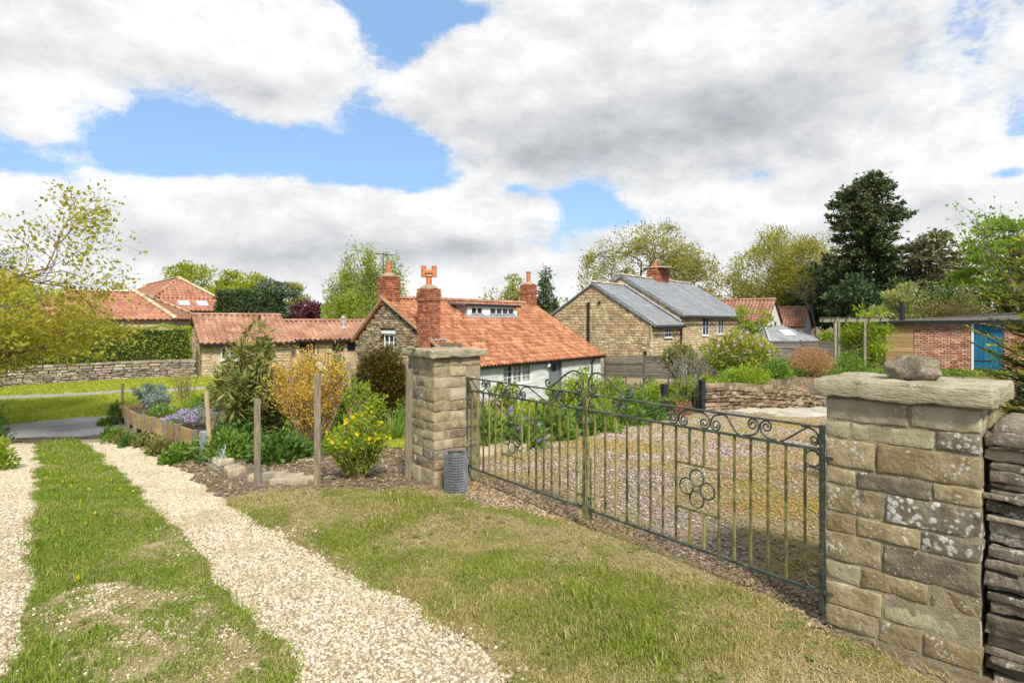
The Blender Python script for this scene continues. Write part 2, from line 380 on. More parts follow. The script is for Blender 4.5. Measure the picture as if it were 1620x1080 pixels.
# ------------------------------------------------------------------ ground sheets
def graded(lo, hi, step, far_lo, far_hi, g=1.28):
    m = list(np.arange(lo, hi + 1e-6, step)); s = step; a = lo
    while a > far_lo: s *= g; a -= s; m.insert(0, a)
    s = step; a = hi
    while a < far_hi: s *= g; a += s; m.append(a)
    return np.array(m)
def grid_mesh(name, xs, ys, off=0.0):
    X, Y = np.meshgrid(xs, ys); Z = gz(X, Y) + off
    V = np.stack([X, Y, Z], -1).reshape(-1, 3); nx = len(xs)
    i, j = np.meshgrid(np.arange(nx - 1), np.arange(len(ys) - 1)); a = (j * nx + i).ravel()
    return npmesh(name, V, np.stack([a, a + 1, a + nx + 1, a + nx], 1), True)
tag(obj('ground', grid_mesh('ground', graded(-14, 13, .16, -3000, 3000), graded(.4, 26, .16, -12, 5000)), 'soil'), kind='structure')
def inside(P, poly):
    x, y = P[:, 0], P[:, 1]; r = np.zeros(len(P), bool); n = len(poly)
    for i in range(n):
        (x1, y1), (x2, y2) = poly[i], poly[i - 1]
        c = ((y1 > y) != (y2 > y)) & (x < (x2 - x1) * (y - y1) / (y2 - y1 + 1e-12) + x1); r ^= c
    return r
def wob(P, a, k=5.0):
    x, y = P[:, 0], P[:, 1]
    dx = np.sin(k * x + 1.7 * np.sin(k * .8 * y)) + .6 * np.sin(2.3 * k * y + 1.1 * np.sin(k * 1.9 * x) + 2) + .4 * np.sin(5.1 * k * x + 3 * y)
    dy = np.sin(k * y * 1.1 + 1.3 * np.sin(k * .9 * x) + 1) + .6 * np.sin(2.7 * k * x + 1.2 * np.sin(k * 1.7 * y)) + .4 * np.sin(4.7 * k * y + 2 * x)
    return P + a * np.stack([dx, dy], 1)
def fract_noise(P, s, seed=0):
    """smooth value noise in 0..1"""
    P = P * s + seed * 17.3; i = np.floor(P).astype(int); f = P - i; f = f * f * (3 - 2 * f)
    def h(a, b): 
        v = np.sin(a * 127.1 + b * 311.7) * 43758.5453; return v - np.floor(v)
    a = h(i[:, 0], i[:, 1]); b = h(i[:, 0] + 1, i[:, 1]); c = h(i[:, 0], i[:, 1] + 1); d = h(i[:, 0] + 1, i[:, 1] + 1)
    return (a * (1 - f[:, 0]) + b * f[:, 0]) * (1 - f[:, 1]) + (c * (1 - f[:, 0]) + d * f[:, 0]) * f[:, 1]
def fbm(P, s, seed=0): return .55 * fract_noise(P, s, seed) + .3 * fract_noise(P, s * 2.1, seed + 1) + .15 * fract_noise(P, s * 4.3, seed + 2)
def sheet(name, poly, step, off, m, jit=.02, ktag='structure', k=5.0):
    poly = np.array(poly); lo = poly.min(0) - step; hi = poly.max(0) + step
    xs = np.arange(lo[0], hi[0], step); ys = np.arange(lo[1], hi[1], step); X, Y = np.meshgrid(xs, ys)
    C = np.stack([X + step / 2, Y + step / 2], -1).reshape(-1, 2); keep = inside(wob(C, jit, k), poly).reshape(X.shape)[:-1, :-1]
    nx = len(xs); j, i = np.nonzero(keep); a = j * nx + i; Fq = np.stack([a, a + 1, a + nx + 1, a + nx], 1)
    used, inv = np.unique(Fq.ravel(), return_inverse=True)
    V = np.stack([X, Y, gz(X, Y) + off], -1).reshape(-1, 3)[used]
    return tag(obj(name, npmesh(name, V, inv.reshape(-1, 4), True), m), kind=ktag)
def G(lst): return [on_ground(*p) for p in lst]
RTL = G([(115, 697), (161, 730), (214, 779), (233, 810), (283, 841), (318, 879), (344, 925), (383, 963), (425, 1005), (452, 1047), (470, 1080)])
RTR = G([(170, 691), (237, 718), (291, 749), (344, 787), (383, 814), (440, 845), (497, 887), (555, 917), (640, 954), (715, 1011), (804, 1076)])
RTRACK = RTL + [RTL[-1] + np.array([.12, -1.2]), RTR[-1] + np.array([.12, -1.2])] + RTR[::-1]
LTR = G([(64, 703), (63, 776), (52, 850), (50, 894), (56, 929), (42, 986), (19, 1047), (5, 1078)])
LTRACK = [p + np.array([-.85 if k else -.75, 0]) for k, p in enumerate(LTR)] + [LTR[-1] + np.array([-.7, -1.2]), LTR[-1] + np.array([.1, -1.2])] + LTR[::-1]
STRIP = LTR + [LTR[-1] + np.array([.1, -1.2]), RTL[-1] + np.array([.12, -1.2])] + RTL[::-1]
LAWN_TOP = G([(352, 792), (430, 775), (520, 778), (600, 778), (640, 772), (700, 778), (760, 805), (840, 818), (900, 832), (980, 852), (1060, 882), (1130, 907), (1200, 940), (1260, 972), (1300, 1000), (1400, 1046), (1500, 1085)])
LAWN = LAWN_TOP + [np.array([2.0, 2.5]), np.array([1.8, .9]), RTR[-1] + np.array([.12, -1.2])] + RTR[3:][::-1]
near_e = G([(15, 706), (165, 687)]); far_e = G([(0, 672), (183, 657)])
rd = (far_e[1] - far_e[0]); rd = rd / np.linalg.norm(rd)
ROAD = [near_e[0] - rd * 30, near_e[1] + rd * 7.5, far_e[1] + rd * 6.5, far_e[0] - rd * 30]
edge_n = rd[::-1] * np.array([-1, 1])
sheet('road', ROAD, .25, .012, 'asphalt', 0)
sheet('road_margin', [ROAD[0], ROAD[1], ROAD[1] + edge_n * .55, ROAD[0] + edge_n * .55], .12, .016, 'road_edge', .02)
WALL_A = np.array([-27.0, 18.2]); WALL_B = np.array([-14.2, 26.9])
VERGE = [ROAD[3], ROAD[2], np.array([-7.5, 24.5]), WALL_B + np.array([.6, -.2]), WALL_A + np.array([-8, -5.4])]
sheet('grass_verge', VERGE, .25, .014, 'verge_turf', .04)
fp = G([(-60, 634), (0, 632), (190, 622), (330, 616)]); fw = np.array([0, .55])
sheet('footpath', [p for p in fp] + [p + fw for p in fp[::-1]], .12, .02, 'path_stone', .01)
sheet('gravel_track', RTRACK, .05, .012, 'gravel_bed', .02)
sheet('gravel_track', LTRACK, .05, .012, 'gravel_bed', .02)
sheet('grass_strip', STRIP, .06, .008, 'lawn_earth', .02)
sheet('lawn', LAWN, .06, .008, 'lawn_earth', .03)
# left bank beyond the left track
BANK = [p + np.array([-.75, 0]) for p in LTR] + [np.array([-9, .9]), np.array([-17, 10]), LTR[0] + np.array([-2.6, -.6])]
sheet('grass_bank', BANK, .1, .006, 'verge_turf', .02)
KERB = G([(748, 732), (800, 716), (860, 698), (930, 680), (1000, 664), (1040, 655)])
YARD = [np.array([-.35, 6.0]), *KERB, np.array([4.0, 15.7]), np.array([5.3, 16.6]), np.array([10.5, 20.0]), np.array([9.5, 12]), np.array([5.5, 5.0]), np.array([2.6, 3.2]), np.array([1.66, 3.2]),
        *[p for p in LAWN_TOP[::-1][2:11]], np.array([-.55, 5.5])]
sheet('gravel_yard', YARD, .08, .004, 'yard_bed', .02)
GLAWN = [np.array([-2.2, 9.2]), np.array([-.9, 8.0]), np.array([.5, 11]), np.array([2.2, 15.3]), np.array([2.6, 18]), np.array([-1, 19]), np.array([-3.5, 13])]
sheet('garden_lawn', GLAWN, .1, .02, 'garden_turf', .03)

# ------------------------------------------------------------------ scattered stones and blades
def scatter(name, m, src, P, rot, scl, kind='stuff'):
    me = bpy.data.meshes.new(name); n = len(P); me.vertices.add(n); me.vertices.foreach_set('co', np.asarray(P, np.float32).ravel())
    a = me.attributes.new('rot', 'FLOAT_VECTOR', 'POINT'); a.data.foreach_set('vector', np.asarray(rot, np.float32).ravel())
    a = me.attributes.new('scl', 'FLOAT_VECTOR', 'POINT'); a.data.foreach_set('vector', np.asarray(scl, np.float32).ravel())
    a = me.attributes.new('pick', 'INT', 'POINT'); a.data.foreach_set('value', np.random.RandomState(7).randint(0, len(src), n).astype(np.int32))
    me.materials.append(MATS[m]); o = obj(name, me)
    ng = bpy.data.node_groups.new(name, 'GeometryNodeTree')
    ng.interface.new_socket('Geometry', in_out='INPUT', socket_type='NodeSocketGeometry'); ng.interface.new_socket('Geometry', in_out='OUTPUT', socket_type='NodeSocketGeometry')
    a = ng.nodes.new('NodeGroupInput'); b = ng.nodes.new('NodeGroupOutput')
    ip = ng.nodes.new('GeometryNodeInstanceOnPoints'); jn = ng.nodes.new('GeometryNodeJoinGeometry')
    for s in src[::-1]:
        oi = ng.nodes.new('GeometryNodeObjectInfo'); oi.inputs['Object'].default_value = s; oi.inputs['As Instance'].default_value = True
        L(ng, oi.outputs['Geometry'], jn.inputs[0])
    def att(nm, ty):
        q = ng.nodes.new('GeometryNodeInputNamedAttribute'); q.data_type = ty; q.inputs[0].default_value = nm; return q.outputs[0]
    L(ng, a.outputs[0], ip.inputs['Points']); L(ng, jn.outputs[0], ip.inputs['Instance']); ip.inputs['Pick Instance'].default_value = True
    L(ng, att('pick', 'INT'), ip.inputs['Instance Index']); L(ng, att('rot', 'FLOAT_VECTOR'), ip.inputs['Rotation']); L(ng, att('scl', 'FLOAT_VECTOR'), ip.inputs['Scale'])
    L(ng, ip.outputs[0], b.inputs[0])
    md = o.modifiers.new('scatter', 'NODES'); md.node_group = ng
    return tag(o, kind=kind)
def sources(name, meshes, m):
    out = []
    for me in meshes:
        if not me.materials: me.materials.append(MATS[m])
        out.append(bpy.data.objects.new(name, me))
    return out
def pebble_meshes(seed, n=6):
    out = []
    for k in range(n):
        bm = bmesh.new(); bmesh.ops.create_icosphere(bm, subdivisions=1, radius=.5); rg = random.Random(seed + k)
        for v in bm.verts: v.co *= rg.uniform(.78, 1.12)
        me = bpy.data.meshes.new('pebble'); bm.to_mesh(me); bm.free()
        out.append(me)
    return out
def clump_meshes(seed, n, blades, rad, h, w):
    out = []
    for k in range(n):
        rg = random.Random(seed + k); V = []; Fc = []
        for b in range(blades):
            r = rad * math.sqrt(rg.random()); a = rg.uniform(0, 6.283); x, y = r * math.cos(a), r * math.sin(a)
            hh = h * rg.uniform(.45, 1.15); ln = hh * rg.uniform(.15, .9); d = rg.uniform(0, 6.283); ww = w * rg.uniform(.7, 1.3)
            dx, dy = math.cos(d), math.sin(d); px, py = -dy * ww / 2, dx * ww / 2; o = len(V)
            V += [(x - px, y - py, 0), (x + px, y + py, 0), (x + dx * ln * .35 + px * .8, y + dy * ln * .35 + py * .8, hh * .6), (x + dx * ln * .35 - px * .8, y + dy * ln * .35 - py * .8, hh * .6), (x + dx * ln, y + dy * ln, hh)]
            Fc += [(o, o + 1, o + 2, o + 3), (o + 3, o + 2, o + 4)]
        me = bpy.data.meshes.new('clump'); me.from_pydata(V, [], Fc); me.update(); out.append(me)
    return out
RS = np.random.RandomState(11)
def rnd_in(poly, n):
    poly = np.array(poly); lo = poly.min(0); hi = poly.max(0); out = []; got = 0
    while got < n: P = RS.uniform(lo, hi, (n * 2, 2)); P = P[inside(wob(P, .025), poly)]; out.append(P); got += len(P)
    return np.concatenate(out)[:n]
def with_z(P, off=0.0): return np.column_stack([P, gz(P[:, 0], P[:, 1]) + off])
def seen(P, margin=420):
    px = HX + F * P[:, 0] / P[:, 1]; py = HY + F * (EYE - gz(P[:, 0], P[:, 1])) / P[:, 1]
    return (px > -margin) & (px < 1620 + margin) & (py < 1080 + margin)
def pebbles(name, poly, n, size, m, seed, ymax, keep=None, flat=.7):
    P = rnd_in(poly, n); P = P[(P[:, 1] < ymax) & seen(P)]
    P = P[RS.rand(len(P)) < np.clip(1.25 - (P[:, 1] - 2) / ymax, .15, 1)]
    if keep is not None: P = P[keep(P)]
    k = len(P); s = size * RS.uniform(.55, 1.5, k) * (1 + .12 * np.clip(P[:, 1] - 4, 0, 8))
    scl = np.stack([s * RS.uniform(.8, 1.35, k), s, s * RS.uniform(flat * .8, flat * 1.2, k)], 1)
    scatter(name, m, sources('pebble', pebble_meshes(seed), m), with_z(P, .013), np.stack([RS.uniform(-.5, .5, k), RS.uniform(-.5, .5, k), RS.uniform(0, 6.28, k)], 1), scl)
pebbles('gravel', RTRACK, 90000, .0145, 'pebble', 5, 13)
pebbles('gravel', LTRACK, 60000, .0145, 'pebble', 15, 13)
STRIP_BALD = G([(40, 975), (110, 935), (200, 925), (300, 935), (370, 985), (395, 1040), (400, 1085), (20, 1085)])
def spill(P): return RS.rand(len(P)) < np.where(fbm(P, 2.2, 4) > .55, .9, .12)
pebbles('loose_gravel', STRIP_BALD, 5200, .013, 'pebble', 25, 13, spill)
def edge_spill(P):
    A = np.array(RTL + RTR); d = np.min(np.hypot(P[:, None, 0] - A[None, :, 0], P[:, None, 1] - A[None, :, 1]), 1)
    return RS.rand(len(P)) < np.exp(-(d / .16) ** 2) * .9
pebbles('loose_gravel', STRIP, 6000, .017, 'pebble', 35, 9, edge_spill)
pebbles('loose_gravel', LAWN, 9000, .017, 'pebble', 45, 9, edge_spill)
pebbles('yard_gravel', YARD, 90000, .016, 'yard_pebble', 55, 17)

def grass(name, m, poly, n, h, w, blades, rad, seed, dens, ymax=14):
    P = rnd_in(poly, n); P = P[(P[:, 1] < ymax) & seen(P)]; P = P[RS.rand(len(P)) < dens(P)]; k = len(P)
    s = RS.uniform(.7, 1.35, k) * (1 + .10 * np.clip(P[:, 1] - 5, 0, 8)) * (.55 + 1.0 * fbm(P, 1.6, 9)) * np.where(RS.rand(k) < .05, 1.7, 1.0)
    scatter(name, m, sources('clump', clump_meshes(seed, 6, blades, rad, h, w), m), with_z(P, .004), np.stack([RS.uniform(-.15, .15, k), RS.uniform(-.15, .15, k), RS.uniform(0, 6.28, k)], 1), np.stack([s, s, s], 1))
def lawn_dens(P):
    e = np.array(LAWN_TOP); d = np.min(np.hypot(P[:, None, 0] - e[None, :, 0], P[:, None, 1] - e[None, :, 1]), 1)
    big = fbm(P, .75, 21); t = np.array(RTR); dt = np.min(np.hypot(P[:, None, 0] - t[None, :, 0], P[:, None, 1] - t[None, :, 1]), 1)
    bare = fbm(P, 1.25, 3)
    worn = np.exp(-((P[:, 0] - .1) / .5) ** 2 - ((P[:, 1] - 4.6) / .9) ** 2) * .35
    return np.clip(1.5 - 1.9 * np.clip(bare - .40, 0, 1) / .3 - worn - .8 * np.clip(big - .5, 0, 1), .10, 1) * np.clip(.25 + d / .5, .2, 1) * np.clip(.3 + dt / .3, .2, 1)
grass('lawn_grass', 'grass_blade', LAWN, 36000, .021, .0030, 34, .045, 200, lawn_dens)
def strip_dens(P):
    bald = inside(wob(P, .05), np.array(STRIP_BALD)); d = np.where(bald, np.clip((fbm(P, 3.0, 5) - .50) * 2.4, .03, .5), np.clip(1.35 - 1.6 * np.clip(fbm(P, 1.9, 6) - .45, 0, 1) / .3, .15, 1))
    return d
grass('strip_grass', 'strip_blade', STRIP, 28000, .023, .0030, 34, .045, 300, strip_dens)
grass('bank_grass', 'strip_blade', BANK, 26000, .06, .006, 22, .06, 400, lambda P: np.ones(len(P)) * .5, 16)
def verge_px(P): return np.ones(len(P)) * .8
def gz_all(P): return np.ones(len(P))
P = rnd_in(VERGE, 60000); P = P[seen(P) & (P[:, 1] < 30) & ~inside(P, np.array([p - np.array([0, .15]) for p in fp] + [p + fw for p in fp[::-1]]))]; P = P[RS.rand(len(P)) < .8]; k = len(P); s = RS.uniform(.7, 1.3, k)
scatter('verge_grass', 'verge_blade', sources('clump', clump_meshes(500, 4, 14, .10, .07, .016), 'verge_blade'), with_z(P, .0), np.stack([s * 0, s * 0, RS.uniform(0, 6.28, k)], 1), np.stack([s, s, s], 1))
P = rnd_in(GLAWN, 14000); P = P[seen(P)]; k = len(P); s = RS.uniform(.7, 1.3, k)
scatter('garden_grass', 'verge_blade', sources('clump', clump_meshes(520, 4, 14, .08, .05, .01), 'verge_blade'), with_z(P, .01), np.stack([s * 0, s * 0, RS.uniform(0, 6.28, k)], 1), np.stack([s, s, s], 1))
P = rnd_in(YARD, 5000); P = P[seen(P) & (P[:, 1] < 13)]; P = P[RS.rand(len(P)) < np.clip((fbm(P, .9, 12) - .50) * 1.6, 0, .5)]; k = len(P); s = RS.uniform(.5, 1.1, k)
scatter('yard_weeds', 'strip_blade', sources('clump', clump_meshes(540, 4, 12, .05, .03, .008), 'strip_blade'), with_z(P, .004), np.stack([s * 0, s * 0, RS.uniform(0, 6.28, k)], 1), np.stack([s, s, s], 1))

mat('litter', (.16, .105, .065), (.42, .31, .20), scale=40, var=.35, rough=.95)
SOILZ = [np.array(G([(175, 695), (190, 690), (330, 722), (345, 700), (500, 690), (650, 700), (655, 768), (700, 782), (540, 782), (430, 778), (352, 792), (300, 752), (240, 718)])), np.array(G([(700, 775), (760, 795), (900, 828), (1060, 878), (1200, 940), (1300, 1000), (1300, 960), (1150, 880), (960, 815), (790, 755), (745, 770)]))]
for SZ in SOILZ:
    P = rnd_in(SZ, 5000); P = P[seen(P)]; k = len(P); s = .020 * RS.uniform(.4, 1.4, k) * (1 + .1 * np.clip(P[:, 1] - 4, 0, 8))
    scatter('leaf_litter', 'litter', sources('chip', pebble_meshes(75), 'litter'), with_z(P, .008), np.stack([RS.uniform(-.5, .5, k), RS.uniform(-.5, .5, k), RS.uniform(0, 6.28, k)], 1), np.stack([s * 1.6, s, s * .35], 1))
ORD = ['first', 'second', 'third', 'fourth', 'fifth', 'sixth', 'seventh', 'eighth', 'ninth', 'tenth', 'eleventh', 'twelfth', 'thirteenth', 'fourteenth', 'fifteenth', 'sixteenth', 'seventeenth', 'eighteenth', 'nineteenth', 'twentieth', 'twenty first', 'twenty second', 'twenty third', 'twenty fourth', 'twenty fifth', 'twenty sixth']

leafmat('weed', [(.13, .17, .03), (.20, .24, .05)], .3)
def rosette(seed):
    rg = random.Random(seed); V = []; Fc = []
    for k in range(8):
        a = k * .785 + rg.uniform(-.2, .2); l = rg.uniform(.03, .055); w = l * .3; dx, dy = math.cos(a), math.sin(a); o = len(V)
        V += [(0, 0, .004), (dx * l * .55 - dy * w, dy * l * .55 + dx * w, .014), (dx * l, dy * l, .006), (dx * l * .55 + dy * w, dy * l * .55 - dx * w, .014)]; Fc.append((o, o + 1, o + 2, o + 3))
    me = bpy.data.meshes.new('rosette'); me.from_pydata(V, [], Fc); me.update(); return me
for PL, cnt in ((LAWN, 240), (STRIP, 260), (SOILZ[0], 120), (YARD, 160)):
    P = rnd_in(PL, cnt); P = P[seen(P) & (P[:, 1] < 11)]; P = P[fbm(P, 1.3, 31) > .42]; k = len(P); s = RS.uniform(.35, .95, k)
    scatter('broadleaf_weeds', 'weed', sources('rosette', [rosette(q) for q in range(5)], 'weed'), with_z(P, .012), np.stack([s * 0, s * 0, RS.uniform(0, 6.28, k)], 1), np.stack([s, s, s], 1))

leafmat('straw', [(.30, .23, .11), (.46, .37, .19), (.56, .47, .27)], .2)
for PL, cnt in ((LAWN, 10000), (STRIP, 5500)):      # dead thatch lying between the living blades
    P = rnd_in(PL, cnt); P = P[seen(P) & (P[:, 1] < 8)]; k = len(P); s = RS.uniform(.8, 1.7, k)
    scatter('dry_thatch', 'straw', sources('clump', clump_meshes(620, 5, 16, .05, .03, .0022), 'straw'), with_z(P, .009), np.stack([RS.uniform(-.1, .1, k), RS.uniform(-.1, .1, k), RS.uniform(0, 6.28, k)], 1), np.stack([s * 1.4, s * 1.4, s * .22], 1))
# ------------------------------------------------------------------ stone, wood, iron
LICH = (.52, .50, .43)
mat('sandstone', (.25, .195, .105), (.44, .36, .22), scale=11, var=.13, bump=.55, bscale=42, spots=[(46, .40, .45, LICH, 'v'), (7, .60, .72, (.11, .095, .06), 'n')])
mat('sandstone_pale', (.33, .28, .175), (.48, .42, .29), scale=9, var=.08, bump=.45, bscale=42, spots=[(60, .42, .46, LICH, 'v')])
mat('sandstone_dark', (.13, .107, .072), (.26, .215, .145), scale=13, var=.1, bump=.6, bscale=42, spots=[(55, .38, .43, LICH, 'v')])
mat('sandstone_lichen', (.14, .115, .075), (.30, .26, .18), scale=13, var=.1, bump=.6, bscale=42, spots=[(34, .22, .32, (.56, .55, .50), 'v'), (18, .56, .66, (.16, .13, .08), 'n')])
mat('sandstone_rust', (.19, .135, .07), (.33, .245, .14), scale=11, var=.1, bump=.6, bscale=42, spots=[(60, .40, .45, LICH, 'v')])
mat('cap_stone', (.27, .23, .145), (.46, .41, .29), scale=6, var=.05, bump=.8, bscale=26, stretch=(1, 1, 4), spots=[(9, .58, .7, (.17, .145, .09), 'n'), (50, .42, .46, LICH, 'v')])
mat('mortar', (.30, .25, .16), (.42, .36, .25), scale=20, bump=.8, bscale=110, var=0, rough=.95, spots=[(6, .55, .68, (.19, .165, .10), 'n')])
mat('dry_stone', (.14, .115, .08), (.34, .285, .205), scale=11, var=.25, bump=.7, bscale=42, spots=[(38, .39, .45, (.42, .40, .36), 'v'), (5, .66, .74, (.28, .15, .035), 'n')])
mat('rubble', (.15, .105, .065), (.36, .27, .18), scale=5, var=.34, bump=.6, bscale=30)
mat('rubble_core', (.06, .045, .03), (.11, .085, .06), scale=8, bump=.5, var=0)
mat('wood_grey', (.17, .135, .095), (.33, .28, .20), scale=14, var=.12, bump=.5, bscale=30, stretch=(6, 6, .5), spots=[(2, .58, .75, (.12, .095, .06), 'n')])
mat('wood_new', (.34, .22, .085), (.52, .37, .17), scale=7, var=.14, bump=.4, bscale=30, stretch=(1, 1, 9), spots=[(3, .62, .72, (.24, .15, .07), 'n')])
mat('wood_tan', (.36, .27, .15), (.50, .40, .25), scale=9, var=.08, bump=.4, bscale=30, stretch=(6, 6, .5))
mat('rail_iron', (.024, .034, .028), (.075, .088, .065), scale=26, rough=.42, spec=.6, var=.1, bump=.3, bscale=80, spots=[(9, .55, .66, (.17, .17, .08), 'n')])
mat('bar_iron', (.07, .072, .032), (.27, .245, .085), scale=14, rough=.75, var=.25, bump=.4, bscale=90, contrast=(.34, .60), spots=[(7, .58, .66, (.025, .05, .045), 'n')])
mat('black_iron', (.012, .013, .014), (.03, .03, .032), scale=10, rough=.5, var=.1)
mat('wire', (.26, .28, .30), (.42, .44, .46), scale=20, rough=.45, metal=.5, var=.15)
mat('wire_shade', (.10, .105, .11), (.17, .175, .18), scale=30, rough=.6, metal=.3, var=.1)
mat('netting_blue', (.22, .27, .28), (.34, .39, .40), scale=20, rough=.5, var=.1)

mat('edging', (.30, .23, .14), (.54, .45, .32), scale=7, var=.2, bump=.6, bscale=35, rough=.9)
mat('boulder', (.17, .14, .10), (.36, .31, .23), scale=14, var=0, bump=1, bscale=40, bdist=.03, spots=[(9, .56, .64, (.50, .47, .40), 'n'), (20, .60, .66, (.09, .075, .055), 'n')])
RG = random.Random(3)
GD = np.array([.597, -.802]); GD = GD / np.linalg.norm(GD); GROT = math.atan2(GD[1], GD[0])      # along the gate, left to right
def split(total, mean, rg):
    n = max(1, round(total / mean)); w = [rg.uniform(.6, 1.4) for _ in range(n)]; s = sum(w); return [x / s for x in w]
ROTP = math.atan2(-.724, .69)
def pillar(name, label, loc, x0, x1, dep, H, courses, cap, rows=None, seed=0, res=.05, rot=GROT):
    t = thing(name, label, 'pillar', loc, rot); rg = random.Random(seed)
    ins = .0015; bx('mortar', (x0 + ins, ins, -.12), (x1 - ins, dep - ins, H), 'mortar', t)
    ncount = [0]; dd = .17; gap = .013
    def put(a, b, m):
        ncount[0] += 1; d = [b[i] - a[i] for i in range(3)]; c = [(a[i] + b[i]) / 2 for i in range(3)]
        me = stone_mesh('stone', *d, seed=seed * 100 + ncount[0], res=res, r=.005, amp=.0065, fr=11)
        obj('stone', me, m, t, c, (rg.uniform(-.012, .012), rg.uniform(-.01, .01), rg.uniform(-.014, .014)))
    def pick(): return rg.choices(['sandstone', 'sandstone_pale', 'sandstone_dark', 'sandstone_rust', 'sandstone_lichen'], [6, 2.2, .7, 1.0, .9])[0]
    z = 0.0
    for r, hh in enumerate(courses):
        z1 = z + hh * H; a0, a1 = z + gap / 2, z1 - gap / 2
        thru = rows is not None or r % 2 == 0
        xs0, xs1 = (x0, x1) if thru else (x0 + dd, x1 - dd)
        ws = rows[r] if rows is not None else [(w, None) for w in split(xs1 - xs0, .26, rg)]
        x = xs0
        for k, (w, m) in enumerate(ws):
            nx = x + w * (xs1 - xs0)
            e0 = 0 if k == 0 and thru else gap / 2; e1 = 0 if k == len(ws) - 1 and thru else gap / 2
            o = rg.uniform(-.008, .001); j = rg.uniform(-.004, .004)
            put((x + e0 + (rg.uniform(-.008, .004) if k == 0 else 0), o, a0 + j), (nx - e1, dd, a1 + j), m or pick()); x = nx
        for side in (0, 1):
            ya, yb = (dd + gap / 2, dep - dd - gap / 2) if thru else (0, dep)
            y = ya
            for w in split(yb - ya, .24, rg):
                ny = y + w * (yb - ya); o = rg.uniform(-.002, .010)
                g0 = gap / 2 if y > ya + .01 else 0
                if side: put((x1 - dd, y + g0, a0), (x1 + o, ny, a1), pick())
                else: put((x0 - o, y + g0, a0), (x0 + dd, ny, a1), pick())
                y = ny
        for w0, w1 in ((0, .5), (.5, 1)):
            put((xs0 + w0 * (xs1 - xs0), dep - dd, a0), (xs0 + w1 * (xs1 - xs0) - gap, dep, a1), 'sandstone')
        z = z1
    th, ov, seed2 = cap
    me = stone_mesh('cap', x1 - x0 + 2 * ov, dep + 2 * ov, th, seed2, res=.04, r=.008, amp=.009, fr=15)
    obj('cap', me, 'cap_stone', t, ((x0 + x1) / 2, dep / 2, H + th / 2 + .004))
    return t
S, P_, D_, Rr, Li = 'sandstone', 'sandstone_pale', 'sandstone_dark', 'sandstone_rust', 'sandstone_lichen'
rows_r = [[(.36, S), (.30, S), (.34, Rr)], [(.40, S), (.60, P_)], [(.25, P_), (.45, S), (.30, Rr)], [(.40, S), (.60, D_)], [(.22, Rr), (.43, S), (.35, Li)],
          [(.42, S), (.58, Li)], [(.22, S), (.50, D_), (.28, S)], [(.36, S), (.64, S)], [(.18, P_), (.56, P_), (.26, Li)], [(.58, P_), (.42, P_)]]
pillar('gate_pillar', 'broad stone gate pillar nearest the camera, thick cap carrying a rough boulder', (1.665, 3.215, 0), 0, .655, .50, 1.205,
       [.095, .11, .085, .125, .085, .12, .075, .125, .08, .10], (.088, .052, 41), rows_r, 1, .03, ROTP)
pillar('gate_pillar', 'farther stone gate pillar with thin cap, between timber posts and gate', (-.745, 5.82, 0), -.54, 0, .53, 1.245,
       [.13, .08, .075, .08, .07, .065, .085, .075, .10, .09, .08, .07], (.072, .055, 42), None, 2, .05)
bo = obj('boulder', stone_mesh('boulder', .245, .17, .125, 77, res=.018, r=.052, amp=.022, fr=12), 'boulder', None, (2.085, 3.165, 1.205 + .092 + .056), (.03, -.05, GROT + .25))
tag(bo, 'rough grey brown boulder resting on the near pillar cap', 'rock')
pb = obj('cobble', stone_mesh('cobble', .085, .06, .034, 78, res=.02, r=.016, amp=.005), 'sandstone_rust', None, (-1.0, 6.0, 1.245 + .076 + .015), (0, 0, .4))
tag(pb, 'small reddish stone lying on the farther pillar cap', 'stone')

# dry-stone wall running on from the near pillar
w = thing('dry_stone_wall', 'mossy dry stone wall of thin flat stones joined to near pillar', 'wall', (1.665, 3.215, 0), ROTP)
bx('core', (.70, .16, -.1), (2.6, .50, 1.06), 'rubble_core', w)
rg = random.Random(8); z = -.03; k = 0
while z < 1.05:
    hh = rg.uniform(.026, .062); x = .655 + rg.uniform(0, .03)
    while x < 2.6:
        l = rg.uniform(.14, .42); k += 1; o = rg.uniform(-.03, .035)
        obj('stone', stone_mesh('stone', l - .008, .24, hh - .004, 900 + k, res=.04, r=.006, amp=.013, fr=11), 'dry_stone', w, (x + l / 2, .15 + o, z + hh / 2), (rg.uniform(-.06, .06), rg.uniform(-.05, .05), rg.uniform(-.05, .05))); x += l
    z += hh
for k in range(5):
    obj('coping_stone', stone_mesh('coping', .40, .42, .07, 990 + k, res=.05, r=.02, amp=.014), 'dry_stone', w, (.88 + k * .4, .30, 1.095), (.02, .03 * (-1) ** k, rg.uniform(-.08, .08)))

